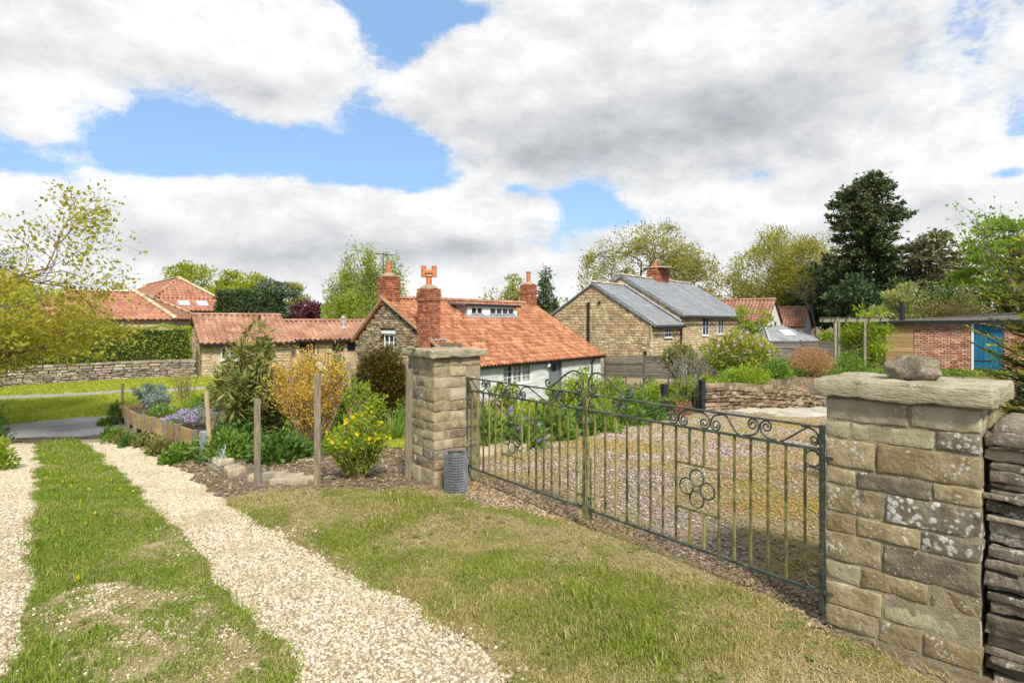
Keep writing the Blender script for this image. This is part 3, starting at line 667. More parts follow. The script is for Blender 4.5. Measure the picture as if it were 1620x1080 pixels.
# ------------------------------------------------------------------ the iron gates
def arc(cx, cz, r0, r1, a0, a1, n=18):
    return [(cx + (r0 + (r1 - r0) * i / n) * math.cos(a0 + (a1 - a0) * i / n), cz + (r0 + (r1 - r0) * i / n) * math.sin(a0 + (a1 - a0) * i / n)) for i in range(n + 1)]
def bez(p0, p1, p2, p3, n=10):
    o = []
    for i in range(n + 1):
        t = i / n; a, b, c, d = (1 - t) ** 3, 3 * t * (1 - t) ** 2, 3 * t * t * (1 - t), t ** 3
        o.append((a * p0[0] + b * p1[0] + c * p2[0] + d * p3[0], a * p0[1] + b * p1[1] + c * p2[1] + d * p3[1]))
    return o
def gate_leaf(label, loc, rz, W, bolt, nb=16):
    t = thing('gate_leaf', label, 'gate', loc, rz)
    zb, zs, zt = .158, .917, 1.038; e = .014
    MB().bar((0, 0, .06), (0, 0, zt + .012), .024, .024).build('hinge_stile', 'rail_iron', t, bevel=.002)
    MB().bar((W - .010, 0, .075), (W - .010, 0, zt + .03), .018, .020).build('meeting_stile', 'bar_iron', t, bevel=.002)
    for z_, nm in ((zb, 'bottom_rail'), (zs, 'middle_rail'), (zt, 'top_rail')):
        MB().bar((.012, 0, z_), (W - .025, 0, z_), .020, .016 if z_ != zt else .012).build(nm, 'rail_iron', t, bevel=.002)
    cw = .092; xs = [cw + (W - 2 * cw) * k / (nb - 1) for k in range(nb)]
    zl, zh = .392, .682
    for k, x in enumerate(xs):
        spans = [(zb + .008, zs - .008)] if k not in (6, 7) else [(zb + .008, zl - .006), (zh + .006, zs - .008)]
        for a, b in spans: MB().bar((x, 0, a), (x, 0, b), .0125, .0125).build('bar', 'bar_iron', t)
    px0, px1 = xs[5], xs[8]; pc = (px0 + px1) / 2
    for z_ in (zl, zh): MB().bar((px0 + .006, 0, z_), (px1 - .006, 0, z_), .010, .012).build('panel_rail', 'bar_iron', t)
    def ring(x, z_, r):
        MB().tube([(x + r * math.cos(a), 0, z_ + r * math.sin(a)) for a in np.linspace(0, 2 * math.pi, 25)[:-1]], .006, 6, closed=True).build('ring', 'rail_iron', t, smooth=True)
    zc = (zl + zh) / 2; q = .0685
    for dx, dz in ((0, q), (0, -q), (q * 1.15, 0), (-q * 1.15, 0)): ring(pc + dx, zc + dz, .052)
    for x in (cw / 2 + .003, W - cw / 2 - .009):
        ring(x, zb + .055, .042); ring(x, zs - .054, .042)
        MB().bar((x - .038, 0, zb + .103), (x + .038, 0, zb + .103), .008, .008).build('ring_rail', 'bar_iron', t); MB().bar((x - .038, 0, zs - .104), (x + .038, 0, zs - .104), .008, .008).build('ring_rail', 'bar_iron', t)
    z0 = zs + .010; hh = zt - zs - .018
    def sc(pts): MB().tube([(x, 0, z_) for x, z_ in pts], .0060, 5).build('scroll', 'rail_iron', t, smooth=True)
    def lyre(xc, up=True):
        for sg in (-1, 1):
            p = bez((.105, .0), (.045, .0), (.006, .018), (.006, .058)) + arc(.042, .070, .038, .009, math.radians(190), math.radians(190 - 580), 24)
            p = [(xc + sg * a, z0 + (b if up else hh - b)) for a, b in p]; sc(p)
    f = lambda u: u * W
    lyre(f(.20)); lyre(f(.385), False); lyre(f(.52), False); lyre(f(.81))
    for a, b, ua, ub in ((.275, .33, 0, 1), (.58, .735, 1, 0), (.87, .955, 0, 1), (.035, .13, 1, 0)):
        sc(bez((f(a), z0 + ua * hh), (f(a) + .03, z0 + ua * hh), (f(b) - .03, z0 + ub * hh), (f(b), z0 + ub * hh)))
    for s0, x0 in ((1, .012), (-1, W - .026)):
        sc([(x0 + s0 * a, b) for a, b in bez((0.10, z0 + hh), (.04, z0 + hh), (.004, z0 + .08), (.004, z0 + .045), 8) + [(.030 + a, z0 + .036 + b) for a, b in arc(0, 0, .027, .009, math.pi, math.pi + 9.2, 20)]])
    # overthrow beside the meeting stile
    xm = W
    p = [(xm - .44 + a, zt + .055 + b) for a, b in arc(0, 0, .010, .038, -7.6, math.radians(-65), 22)]
    p += bez(p[-1], (xm - .39, zt + .005), (xm - .22, zt + .16), (xm - .13, zt + .172), 10)[1:]
    p += bez((xm - .13, zt + .172), (xm - .05, zt + .178), (xm - .015, zt + .12), (xm - .02, zt + .06), 8)[1:]
    p += [(xm - .07 + a, zt + .055 + b) for a, b in arc(0, 0, .050, .012, 0, -8.2, 24)][1:]
    MB().tube([(x, 0, z_) for x, z_ in p], .0075, 6).build('overthrow', 'rail_iron', t, smooth=True)
    for z_ in (.17, .88): MB().bar((-.06, .01, z_), (.0, .01, z_), .012, .016).build('hinge', 'rail_iron', t)
    if bolt: MB().tube([(W - .02, -.022, .55), (W - .02, -.022, .012)], .008, 6).build('drop_bolt', 'sandstone_dark', t)
    return t
GL = np.array([-.449, 6.045]); GR = np.array([1.648, 3.225]); GLEN = float(np.linalg.norm(GR - GL)); gr = math.atan2(*(GR - GL)[::-1])
gate_leaf('far leaf of scrolled iron double gate, hung on the farther pillar', (GL[0], GL[1], 0), gr, GLEN * .482, False)
gate_leaf('near leaf of scrolled iron double gate, hung on the near pillar', (GR[0], GR[1], 0), gr + math.pi, GLEN * .512, True)

# ------------------------------------------------------------------ timber posts, wire, edging
def post(label, px, ytop, ybase, wpx, m='wood_grey', lean=(0, 0), Y=None, group=None, name='timber_post'):
    g = on_ground(px, ybase); 
    if Y: g = np.array([(px - HX) / F * Y, Y])
    z0 = gz1(*g); h = EYE + (HY - ytop) / F * g[1] - z0; w_ = wpx / F * g[1]
    mb = MB().box((-w_ / 2, -w_ / 2, -.25), (w_ / 2, w_ / 2, h))
    o = mb.build(name, m, None, bevel=.004, loc=(g[0], g[1], z0), rot=(lean[0], lean[1], RG.uniform(.2, .7)))
    return tag(o, label, 'post', group)
post('tall square weathered post standing left of the yellow flowered bush', 502, 592, 766, 10.5)
post('shorter square weathered post, second in the row from the yellow bush', 407, 631, 766, 9.5)
post('pale tan stake leaning slightly at the near end of raised bed', 334, 619, 732, 6.5, 'wood_tan', (0, -.06))
pp = tag(MB().box((-.012, -.035, -.05), (.02, .035, 1.12)).build('timber_plank', 'wood_grey', None, bevel=.004, loc=(-1.055, 6.13, 0), rot=(0, .035, GROT)), 'weathered grey plank standing against the farther gate pillar', 'plank')

def hexnet(f, nu, nv, r):
    """wire netting: hex cells laid over (u,v), f maps them to space"""
    mb = MB(); 
    def P(i, j, s): return f((i + .25 * (1 if s else -1) * 1.0) / nu, j / nv)
    for j in range(nv):
        for i in range(nu):
            off = .5 * (j % 2)
            a = f((i + off) / nu, (j + .18) / nv); b = f((i + off) / nu, (j + .82) / nv); c = f((i + off + .5) / nu, (j + 1.18) / nv); d = f((i + off - .5) / nu, (j + 1.18) / nv)
            mb.tube([a, b], r, 3, cap=False)
            if j < nv - 1: mb.tube([b, c], r, 3, cap=False); mb.tube([b, d], r, 3, cap=False)
    return mb
g = np.array([(721 - HX) / F * 5.62, 5.62]); z0 = gz1(*g)
wr = thing('wire_roll', 'upright grey roll of chicken wire at foot of farther pillar', 'wire roll', (g[0], g[1], z0 + .012), 0)
H_ = .365; 
for R_, nu, nm in ((.108, 24, 'outer_layer'), (.101, 22, 'inner_layer'), (.093, 20, 'inner_layer')):
    hexnet(lambda u, v, R_=R_: ((R_ + .004 * math.sin(u * 19)) * math.cos(u * 2 * math.pi), (R_ + .004 * math.sin(u * 19)) * math.sin(u * 2 * math.pi), v * H_), nu, 15, .0021).build(nm, 'wire', wr)
sp = MB(); n = 90
for i in range(n):
    a0, a1 = i / n * 6 * math.pi, (i + 1) / n * 6 * math.pi; r0, r1 = .034 + .05 * i / n, .034 + .05 * (i + 1) / n
    sp.add([(r0 * math.cos(a0), r0 * math.sin(a0), .004), (r1 * math.cos(a1), r1 * math.sin(a1), .004), (r1 * math.cos(a1), r1 * math.sin(a1), H_), (r0 * math.cos(a0), r0 * math.sin(a0), H_)], [(0, 1, 2, 3)])
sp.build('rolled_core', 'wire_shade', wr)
for z_ in (.004, H_): MB().tube([(.110 * math.cos(a), .110 * math.sin(a), z_) for a in np.linspace(0, 2 * math.pi, 25)[:-1]], .0024, 5, closed=True).build('rim_wire', 'wire', wr)
# loose netting along the foot of the posts
q = [on_ground(322, 735), on_ground(352, 752), on_ground(402, 772), on_ground(455, 776)]
def netpos(u, v):
    s = min(max(u, 0), .9999) * 3; k = int(s); t = s - k; p = q[k] * (1 - t) + q[k + 1] * t
    b = .05 * math.sin(u * 14) * v + .03 * v
    return (p[0] + b, p[1] + .16 * v + b, gz1(*p) + .01 + (.22 + .05 * math.sin(u * 9)) * v * (1 - .45 * u))
tag(hexnet(netpos, 46, 6, .0013).build('wire_netting', 'wire', None), 'loose chicken wire netting slumped along the foot of the posts', 'netting')
g = on_ground(318, 733); z0 = gz1(*g)
nr = thing('netting_roll', 'blue grey roll of fine netting at the near end of raised bed', 'netting roll', (g[0], g[1] + .08, z0), 0)
hexnet(lambda u, v: (.055 * math.cos(u * 2 * math.pi), .055 * math.sin(u * 2 * math.pi), v * .42), 26, 30, .0022).build('outer_layer', 'netting_blue', nr)
MB().tube([(0, 0, .003), (0, 0, .415)], .045, 10).build('rolled_core', 'netting_blue', nr, smooth=True)

# low edging slabs of the bed by the posts: px, py, length, depth, height
rg = random.Random(21)
for k, (px, py, l, d, h) in enumerate([(338, 716, .34, .2, .09), (352, 733, .32, .2, .1), (372, 748, .3, .2, .1), (425, 757, .36, .22, .09), (455, 762, .30, .2, .08), (478, 763, .25, .2, .07),
                                       (420, 706, .30, .16, .06), (450, 699, .36, .16, .06), (485, 694, .34, .16, .06), (520, 690, .30, .16, .06), (470, 728, .42, .25, .05)]):
    g = on_ground(px, py); a = -.9 if k < 3 else (-.15 if k < 6 else .35)
    o = obj('edging_slab', stone_mesh('slab', l, d, h, 300 + k, res=.05, r=.014, amp=.02), 'edging', None, (g[0], g[1], gz1(*g) + h * .25), (rg.uniform(-.06, .06), rg.uniform(-.06, .06), a + rg.uniform(-.15, .15)))
    tag(o, ('rough buff slab edging the bare bed, %s along from the raised bed' % ORD[k]) if k < 6 else 'thin buff slab laid inside the bare bed, %s from the left' % ORD[k - 6], 'slab', 'slabs edging the bare bed')
# kerb of the flower border
KP = np.array(KERB); 
def along(P, s):
    d = np.hypot(*np.diff(P, axis=0).T); c = np.concatenate([[0], np.cumsum(d)]); return np.array([np.interp(s, c, P[:, i]) for i in (0, 1)]), c[-1]
tot = along(KP, 0)[1]; s = .1; k = 0
while s < tot - .2:
    l = rg.uniform(.32, .62); p, _ = along(KP, s + l / 2); p2, _ = along(KP, s + l / 2 + .1); a = math.atan2(*(p2 - p)[::-1]); k += 1
    o = obj('kerb_stone', stone_mesh('kerb', l - .02, rg.uniform(.28, .42), .17, 340 + k, res=.06, r=.02, amp=.02), 'edging', None, (p[0] - .02, p[1] - .10, gz1(*p) + .055), (rg.uniform(-.05, .05), rg.uniform(-.05, .05), a + rg.uniform(-.1, .1)))
    tag(o, 'pale sandstone kerb block of the flower border, %s from the farther pillar' % ORD[k - 1], 'kerb stone', 'kerb blocks of the flower border'); s += l

# raised bed along the drive
pts = [(1187, 770, 930), (1083, 735, 880), (1005, 700, 820), (935, 690, 815), (875, 675, 795), (822, 665, 800), (780, 640, 770), (735, 615, 740)]
bed = thing('raised_bed', 'long raised bed of yellow timber boards and stakes beside the drive', 'raised bed', (0, 0, 0), 0)
BP = []
for (x, a, b) in pts:
    px, yt, yb = x * .2593, 480 + a * .2593, 480 + b * .2593; g = on_ground(px, yb); zt = EYE + (HY - yt) / F * g[1]; BP.append((g[0], g[1], gz1(*g), zt))
for (x, y, za, zt) in BP:
    MB().box((-.033, -.03, -.2), (.033, .03, zt - za)).build('stake', 'wood_grey', bed, bevel=.004, loc=(x, y, za), rot=(RG.uniform(-.03, .03), RG.uniform(-.03, .03), .75))
inw = np.array([.75, .66])
PB = [BP[0]] + BP[1:]
g0 = on_ground(330, 716); PB = [(g0[0], g0[1], gz1(*g0), BP[0][3] - .06)] + PB
for (a, b) in zip(PB, PB[1:]):
    ta, tb = a[3] - .035, b[3] - .035
    for lv in range(2):
        za, zb_ = ta - .075 - lv * .155, tb - .075 - lv * .155
        MB().bar((a[0] + inw[0] * .045, a[1] + inw[1] * .045, za), (b[0] + inw[0] * .045, b[1] + inw[1] * .045, zb_), .028, .148).build('board', 'wood_new', bed, bevel=.004)
a, b = PB[-1], (PB[-1][0] + .75, PB[-1][1] + .55, 0, PB[-1][3])
MB().bar((a[0], a[1], a[3] - .1), (b[0], b[1], a[3] - .1), .028, .148).build('end_board', 'wood_new', bed, bevel=.004)
a = PB[3]; MB().bar((a[0] + .15, a[1] + .12, a[3] - .04), (a[0] + .95, a[1] - .15, a[3] - .04), .03, .15).build('divider_board', 'wood_grey', bed, bevel=.004)
V = []; Fc = []
for k, (x, y, za, zt) in enumerate(PB):
    for j, wd in enumerate((.07, .6, 1.2)):
        V.append((x + inw[0] * wd, y + inw[1] * wd, zt - .10 - .02 * j + .02 * math.sin(k * 2.1 + j)))
    if k: b0 = 3 * (k - 1); Fc += [(b0, b0 + 1, b0 + 4, b0 + 3), (b0 + 1, b0 + 2, b0 + 5, b0 + 4)]
nV = len(V); V += [(v[0], v[1], v[2] - .9) for v in V]
Fc += [(3 * k + 2, 3 * k + 5, 3 * k + 5 + nV, 3 * k + 2 + nV) for k in range(len(PB) - 1)]
me = bpy.data.meshes.new('bed_soil'); me.from_pydata(V, [], Fc); obj('bed_soil', me, 'garden_soil', bed)
post('thin dark post at the far end of the raised bed', 194, 606, 650, 4, 'wood_grey', Y=BP[-1][1] + .15)

# ------------------------------------------------------------------ rubble walls
def rubble_wall(name, label, A, B, hA, hB, thick, ch, ll, m, zf=None, limit=300, seed=0, sink=.1, flip=False):
    A = np.array(A, float); B = np.array(B, float); Ln = float(np.linalg.norm(B - A)); rz = math.atan2(*(B - A)[::-1]); rg = random.Random(seed)
    t = thing(name, label, 'wall', (A[0], A[1], 0), rz); d = (B - A) / Ln
    zb = lambda s: (zf or gz1)(*(A + d * s - np.array([-d[1], d[0]]) * .25)); n = 24; mb = MB()
    prof = [(Ln * i / n, zb(Ln * i / n)) for i in range(n + 1)]
    poly = [(s, .07, z_ - .3) for s, z_ in prof] + [(s, .07, z_ + hA + (hB - hA) * s / Ln - .04) for s, z_ in prof[::-1]]
    mb.prism(poly, (0, thick - .07, 0)); mb.build('core', 'rubble_core', t)
    items = []; z_ = -sink
    while z_ < max(hA, hB):
        hh = rg.uniform(*ch); s = -rg.uniform(0, .1)
        while s < Ln:
            l = rg.uniform(*ll) * (1.2 if hh > sum(ch) / 2 else .9); top = hA + (hB - hA) * s / Ln; h2 = hh * rg.uniform(.8, 1.06)
            if z_ + h2 < top + .05: items.append(((s + l / 2, .07 + rg.uniform(-.03, .03), zb(s + l / 2) + z_ + hh / 2 + rg.uniform(-.012, .012)), (l * .94, .20, h2 * .90), rg.uniform(-.06, .06)))
            s += l
        z_ += hh
    s = 0
    while s < Ln:
        l = rg.uniform(ll[0] * 1.2, ll[1] * 1.4); items.append(((s + l / 2, thick * .45, zb(s + l / 2) + hA + (hB - hA) * s / Ln + .01), (l * .96, thick * .95, ch[1] * .75), rg.uniform(-.08, .08))); s += l
    cx, cy = A
    place_blocks(t, items, m, 'stone', limit, near=lambda it: (A + d * it[0][0])[1] + .0 * it[0][2])
    return t
rubble_wall('retaining_wall', 'low brown rubble retaining wall beyond the gravel yard', (5.36, 16.75), (10.95, 20.45), .66, .74, .4, (.06, .145), (.14, .40), 'rubble', seed=5)
mat('verge_stone', (.23, .185, .135), (.42, .355, .275), scale=5, var=.25, bump=.5, bscale=30)
rubble_wall('boundary_wall', 'long low grey stone wall under the clipped hedge across the road', WALL_A, WALL_B, .58, .72, .45, (.07, .12), (.18, .42), 'verge_stone', seed=6, limit=300)
# flagged apron in front of the retaining wall
rg = random.Random(31); ap = []
for i in range(5):
    for j in range(3):
        u, v = i * .95 + .9 * (j % 2) * .5, j * .62
        c = np.array([6.4, 16.9]) + WD * u - WN * v + np.array([.2, -.1]); l, d = .9, .58
        o = obj('flagstone', stone_mesh('flag', l, d, .05, 400 + i * 5 + j, res=.15, r=.012, amp=.006), 'flag_stone', None, (c[0], c[1], gz1(*c) + .012), (0, 0, math.atan2(WD[1], WD[0]) + rg.uniform(-.02, .02)))
        tag(o, 'buff flagstone below the rubble wall, %s from left in the %s row' % (ORD[i], ['back', 'middle', 'front'][j]), 'flagstone', 'flagstones below the retaining wall')

# black posts with the arched garden gate
def bpost(lab, px, yt, yb, Y):
    x = (px - HX) / F * Y; z0 = EYE + (HY - yb) / F * Y; z1 = EYE + (HY - yt) / F * Y
    return tag(MB().box((-.075, -.075, min(0, gz1(x, Y) - z0) - .1), (.075, .075, z1 - z0)).build('gate_post', 'black_iron', None, bevel=.008, loc=(x, Y, z0), rot=(0, 0, .5)), lab, 'post'), Vector((x, Y, z0))
_, pa = bpost('black square gate post left of the arched garden gate', 1051, 607, 662, 16.0)
_, pb_ = bpost('black square gate post at the end of the rubble wall', 1110, 600, 648, 16.6)
rz = math.atan2(pb_.y - pa.y, pb_.x - pa.x); W_ = (pb_.xy - pa.xy).length
ag = thing('garden_gate', 'slim dark iron garden gate with arched top between black posts', 'gate', (pa.x, pa.y, min(pa.z, pb_.z)), rz)
x0, x1 = .13, W_ - .12; xc = (x0 + x1) / 2; rr = (x1 - x0) / 2; zs = .95
MB().tube([(x0, 0, .06)] + [(xc - rr * math.cos(a), 0, zs + rr * math.sin(a)) for a in np.linspace(0, math.pi, 15)] + [(x1, 0, .06)], .018, 6).build('frame', 'rail_iron', ag, smooth=True)
for k in range(1, 8):
    x = x0 + (x1 - x0) * k / 8; MB().tube([(x, 0, .1), (x, 0, zs - .05)], .010, 5).build('bar', 'rail_iron', ag)
for z_ in (.1, .55, .9): MB().bar((x0, 0, z_), (x1, 0, z_), .015, .02).build('rail', 'rail_iron', ag)
for k in range(1, 8, 2):
    x = x0 + (x1 - x0) * k / 8; MB().tube([(xc + (x - xc) * .6, 0, .9), (xc - rr * math.cos(math.pi * k / 8) * .97, 0, zs + rr * math.sin(math.pi * k / 8) * .97)], .009, 5).build('arch_bar', 'rail_iron', ag)
# ------------------------------------------------------------------ building materials
mat('pantile', (.32, .13, .068), (.54, .26, .14), scale=2.2, var=.26, rough=.85, bump=.2, bscale=30, third=(.44, .18, .09), spots=[(.55, .54, .72, (.36, .155, .085), 'n'), (1.6, .58, .72, (.22, .12, .08), 'n'), (14, .60, .68, (.48, .35, .24), 'n')])
mat('pantile_old', (.30, .15, .10), (.48, .29, .195), scale=1.3, var=.12, rough=.9, bump=.2, bscale=30, third=(.40, .21, .14), spots=[(.9, .56, .68, (.25, .15, .10), 'n')])
mat('slate', (.235, .25, .275), (.33, .345, .365), scale=1.5, var=.10, rough=.6, spec=.4, bump=.2, bscale=20)
mat('lead', (.34, .36, .38), (.48, .50, .52), scale=4, var=.05, rough=.5)
mat('roof_under', (.10, .06, .045), (.15, .09, .06), scale=4, var=0)
mat('brick_red', (.27, .09, .05), (.46, .185, .105), scale=6, var=.28, bump=.4, bscale=50, rough=.9)
mat('brick_washed', (.42, .17, .10), (.64, .38, .27), scale=3.5, var=.30, bump=.4, bscale=50, rough=.9, spots=[(3.0, .55, .68, (.62, .52, .44), 'n')])
mat('brick_joint', (.50, .43, .36), (.64, .57, .49), scale=10, var=0, rough=.95)
mat('dark_joint', (.22, .15, .11), (.30, .22, .17), scale=10, var=0, rough=.95)
mat('terracotta', (.46, .15, .07), (.60, .23, .11), scale=9, var=.06, rough=.8)
mat('gable_rubble', (.18, .14, .09), (.42, .34, .225), scale=3, var=.30, bump=.6, bscale=25)
mat('gable_joint', (.17, .14, .09), (.25, .21, .145), scale=6, var=0, bump=.4)
mat('block_stone', (.40, .29, .155), (.64, .51, .32), scale=2.5, var=.22, bump=.5, bscale=22)
mat('block_joint', (.46, .37, .25), (.56, .47, .33), scale=8, var=0)
mat('cream_stone', (.42, .33, .19), (.62, .51, .34), scale=2.5, var=.18, bump=.4, bscale=22)
mat('painted_brick', (.60, .645, .605), (.71, .745, .71), scale=2, var=.04, bump=.3, bscale=30, rough=.75, spots=[(1.3, .60, .74, (.48, .52, .45), 'n')])
mat('white_render', (.68, .66, .62), (.80, .78, .74), scale=2, var=0, rough=.85, bump=.15, bscale=20)
mat('white_paint', (.78, .79, .79), (.84, .85, .85), scale=6, var=.02, rough=.5)
mat('door_grey', (.16, .20, .20), (.20, .24, .24), scale=5, var=.05, rough=.55)
mat('door_teal', (.012, .13, .22), (.022, .17, .27), scale=4, var=.06, rough=.5, spots=[(6, .66, .72, (.22, .34, .38), 'n')])
mat('gutter', (.018, .019, .02), (.03, .03, .032), scale=8, var=.05, rough=.45)
mat('felt', (.10, .09, .08), (.17, .155, .135), scale=5, var=.1, rough=.9, bump=.4)
mat('fence_wood', (.085, .075, .06), (.19, .17, .14), scale=5, var=.22, bump=.4, bscale=20, stretch=(1, 1, 8))
mat('pergola_wood', (.20, .18, .13), (.33, .30, .22), scale=6, var=.12, bump=.3)
mat('curtain', (.76, .75, .70), (.88, .87, .82), scale=7, var=.05, rough=.9)
mat('timber_frame', (.36, .20, .08), (.46, .28, .12), scale=7, var=.05)
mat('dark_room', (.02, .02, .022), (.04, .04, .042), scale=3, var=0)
glassmat('glass', (.035, .045, .055), .12); glassmat('glass_clear', (.14, .16, .17), .80); glassmat('skylight', (.45, .55, .65), .0)

# ------------------------------------------------------------------ roofing
def pan_tile(tw=.25, tl=.34):
    n = 6; V = []; Fc = []
    for y, lift in ((0, .032), (tl, .0)):
        for i in range(n + 1):
            u = i / n; V.append((tw * 1.04 * u, y, lift + .042 * math.sin(2 * math.pi * u - .6) * (1 if u < .97 else .8)))
    for i in range(n + 1): x, y, z = V[i]; V.append((x, y + .004, z - .026))
    for i in range(n): Fc += [(i, i + 1, i + n + 2, i + n + 1), (i + 2 * n + 2, i + 2 * n + 3, i + 1, i)]
    me = bpy.data.meshes.new('tile'); me.from_pydata(V, [], Fc); me.polygons.foreach_set('use_smooth', np.ones(len(Fc), bool)); me.update(); return me
def slate_tile(tw=.26, tl=.30):
    V = [(0.004, 0, .016), (tw - .004, 0, .016), (tw - .004, tl, 0), (.004, tl, 0), (.004, 0, .004), (tw - .004, 0, .004)]
    me = bpy.data.meshes.new('slate'); me.from_pydata(V, [], [(0, 1, 2, 3), (4, 5, 1, 0)]); me.update(); return me
def tile_plane(parent, pts, m, kind='pan', limit=0, name='tile', tw=.25, tl=.29, jit=.006, seed=0):
    """lay tiles over a planar roof polygon (points of the parent's space)"""
    P = [Vector(p) for p in pts]; nrm = Vector((0, 0, 0))
    for i in range(len(P)): nrm += (P[i] - P[0]).cross(P[(i + 1) % len(P)] - P[0])
    nrm.normalize(); nrm = nrm if nrm.z > 0 else -nrm
    U = Vector((-nrm.y, nrm.x, 0)).normalized() * 1.0; Vv = nrm.cross(U)
    if Vv.z < 0: U = -U; Vv = nrm.cross(U)
    O = P[0]; Q = np.array([[(p - O).dot(U), (p - O).dot(Vv)] for p in P]); lo = Q.min(0); hi = Q.max(0)
    me = (pan_tile if kind == 'pan' else slate_tile)(tw, tl * 1.18); me.materials.append(MATS[m])
    R = Matrix((U, Vv, nrm)).transposed(); eul = R.to_euler(); rg = random.Random(seed)
    nu = int((hi[0] - lo[0]) / tw + .5); nv = int((hi[1] - lo[1]) / tl + .5); tl_ = (hi[1] - lo[1]) / max(nv, 1); tw_ = (hi[0] - lo[0]) / max(nu, 1)
    cells = []
    for j in range(nv):
        for i in range(nu): cells.append((lo[0] + i * tw_ + (tw_ / 2 * (j % 2) if kind != 'pan' else 0), lo[1] + j * tl_))
    C = np.array([(u + tw_ / 2, v + tl_ * .5) for u, v in cells]); ok = inside(C, Q)
    cells = [c for c, k in zip(cells, ok) if k]; pos = [O + U * (u + rg.uniform(-jit, jit)) + Vv * (v + rg.uniform(-jit, jit)) + nrm * .03 for u, v in cells]
    sx = tw_ / tw
    for p in pos[:limit]: obj(name, me, None, parent, p, (eul.x + 0, eul.y, eul.z), (sx, 1, 1))
    rest = pos[limit:]
    if rest:
        co = np.array([v.co[:] for v in me.vertices]) * np.array([sx, 1, 1]); Rm = np.array(R); fc = np.array([list(p.vertices) for p in me.polygons])
        base = co @ Rm.T; V = (np.array([p[:] for p in rest])[:, None, :] + base[None]).reshape(-1, 3)
        Fq = (fc[None] + (np.arange(len(rest)) * len(co))[:, None, None]).reshape(-1, 4)
        mm = npmesh(name, V, Fq, kind == 'pan'); tag(obj(name, mm, m, parent), kind='stuff')
def slab(pts, th=.07):
    P = [Vector(p) for p in pts]; n = (P[1] - P[0]).cross(P[2] - P[0]).normalized(); n = n if n.z < 0 else -n
    return MB().prism([p - Vector((0, 0, 0)) for p in P], n * th)
def ridge(parent, a, b, m, step=.42, r=.12, name='ridge_tile'):
    a = Vector(a); b = Vector(b); n = max(1, round((b - a).length / step)); d = (b - a).normalized(); side = d.cross(Vector((0, 0, 1))).normalized(); up = side.cross(d)
    st = (b - a).length / n; V = []; Fc = []
    for y, k in ((0, 1.0), (st * .97, .93)):
        for i in range(6): an = math.pi * i / 5; V.append((math.cos(an) * r * k, y, math.sin(an) * r * k * .8))
    Fc = [(i, i + 1, i + 7, i + 6) for i in range(5)] + [(0, 1, 2, 3, 4, 5), (11, 10, 9, 8, 7, 6)]
    me = bpy.data.meshes.new(name); me.from_pydata(V, [], Fc); me.materials.append(MATS[m]); me.update()
    eul = Matrix((side, d, up)).transposed().to_euler()
    for k in range(n): obj(name, me, None, parent, a + d * (st * k) + Vector((0, 0, .02)), eul)

# ------------------------------------------------------------------ walls and openings
def clad(parent, plane, at0, a0, a1, z0, z1, test, ch, ll, m, limit=0, seed=0, depth=.10, proud=.02, gap=.014, name='stone', order=None):
    """blocks over a wall face; plane 't': face at t=at0 looking to -t, plane 's': face at s=at0 looking to -s, 'S': looking to +s"""
    rg = random.Random(seed); items = []; z = z0
    while z < z1:
        hh = rg.uniform(*ch); a = a0 - rg.uniform(0, ll[1])
        while a < a1:
            l = rg.uniform(*ll); b0 = max(a, a0); b1 = min(a + l, a1); a += l
            if b1 - b0 < .05: continue
            if not (test((b0 + b1) / 2, z + hh / 2) and test(b0 + .01, z + hh) and test(b1 - .01, z + hh) and test(b0 + .01, z + .01) and test(b1 - .01, z + .01)): continue
            o = at0 + depth / 2 - proud + rg.uniform(-.012, .012) if plane != 'S' else at0 - depth / 2 + proud
            if plane == 't': items.append((((b0 + b1) / 2, o, z + hh / 2), (b1 - b0 - gap, depth, hh - gap), 0))
            else: items.append(((o, (b0 + b1) / 2, z + hh / 2), (depth, b1 - b0 - gap, hh - gap), 0))
        z += hh
    if order: items.sort(key=order)
    place_blocks(parent, items, m, name, limit)
def pbox(plane, a0, a1, d0, d1, z0, z1): return ((a0, d0, z0), (a1, d1, z1)) if plane == 't' else ((d0, a0, z0), (d1, a1, z1))
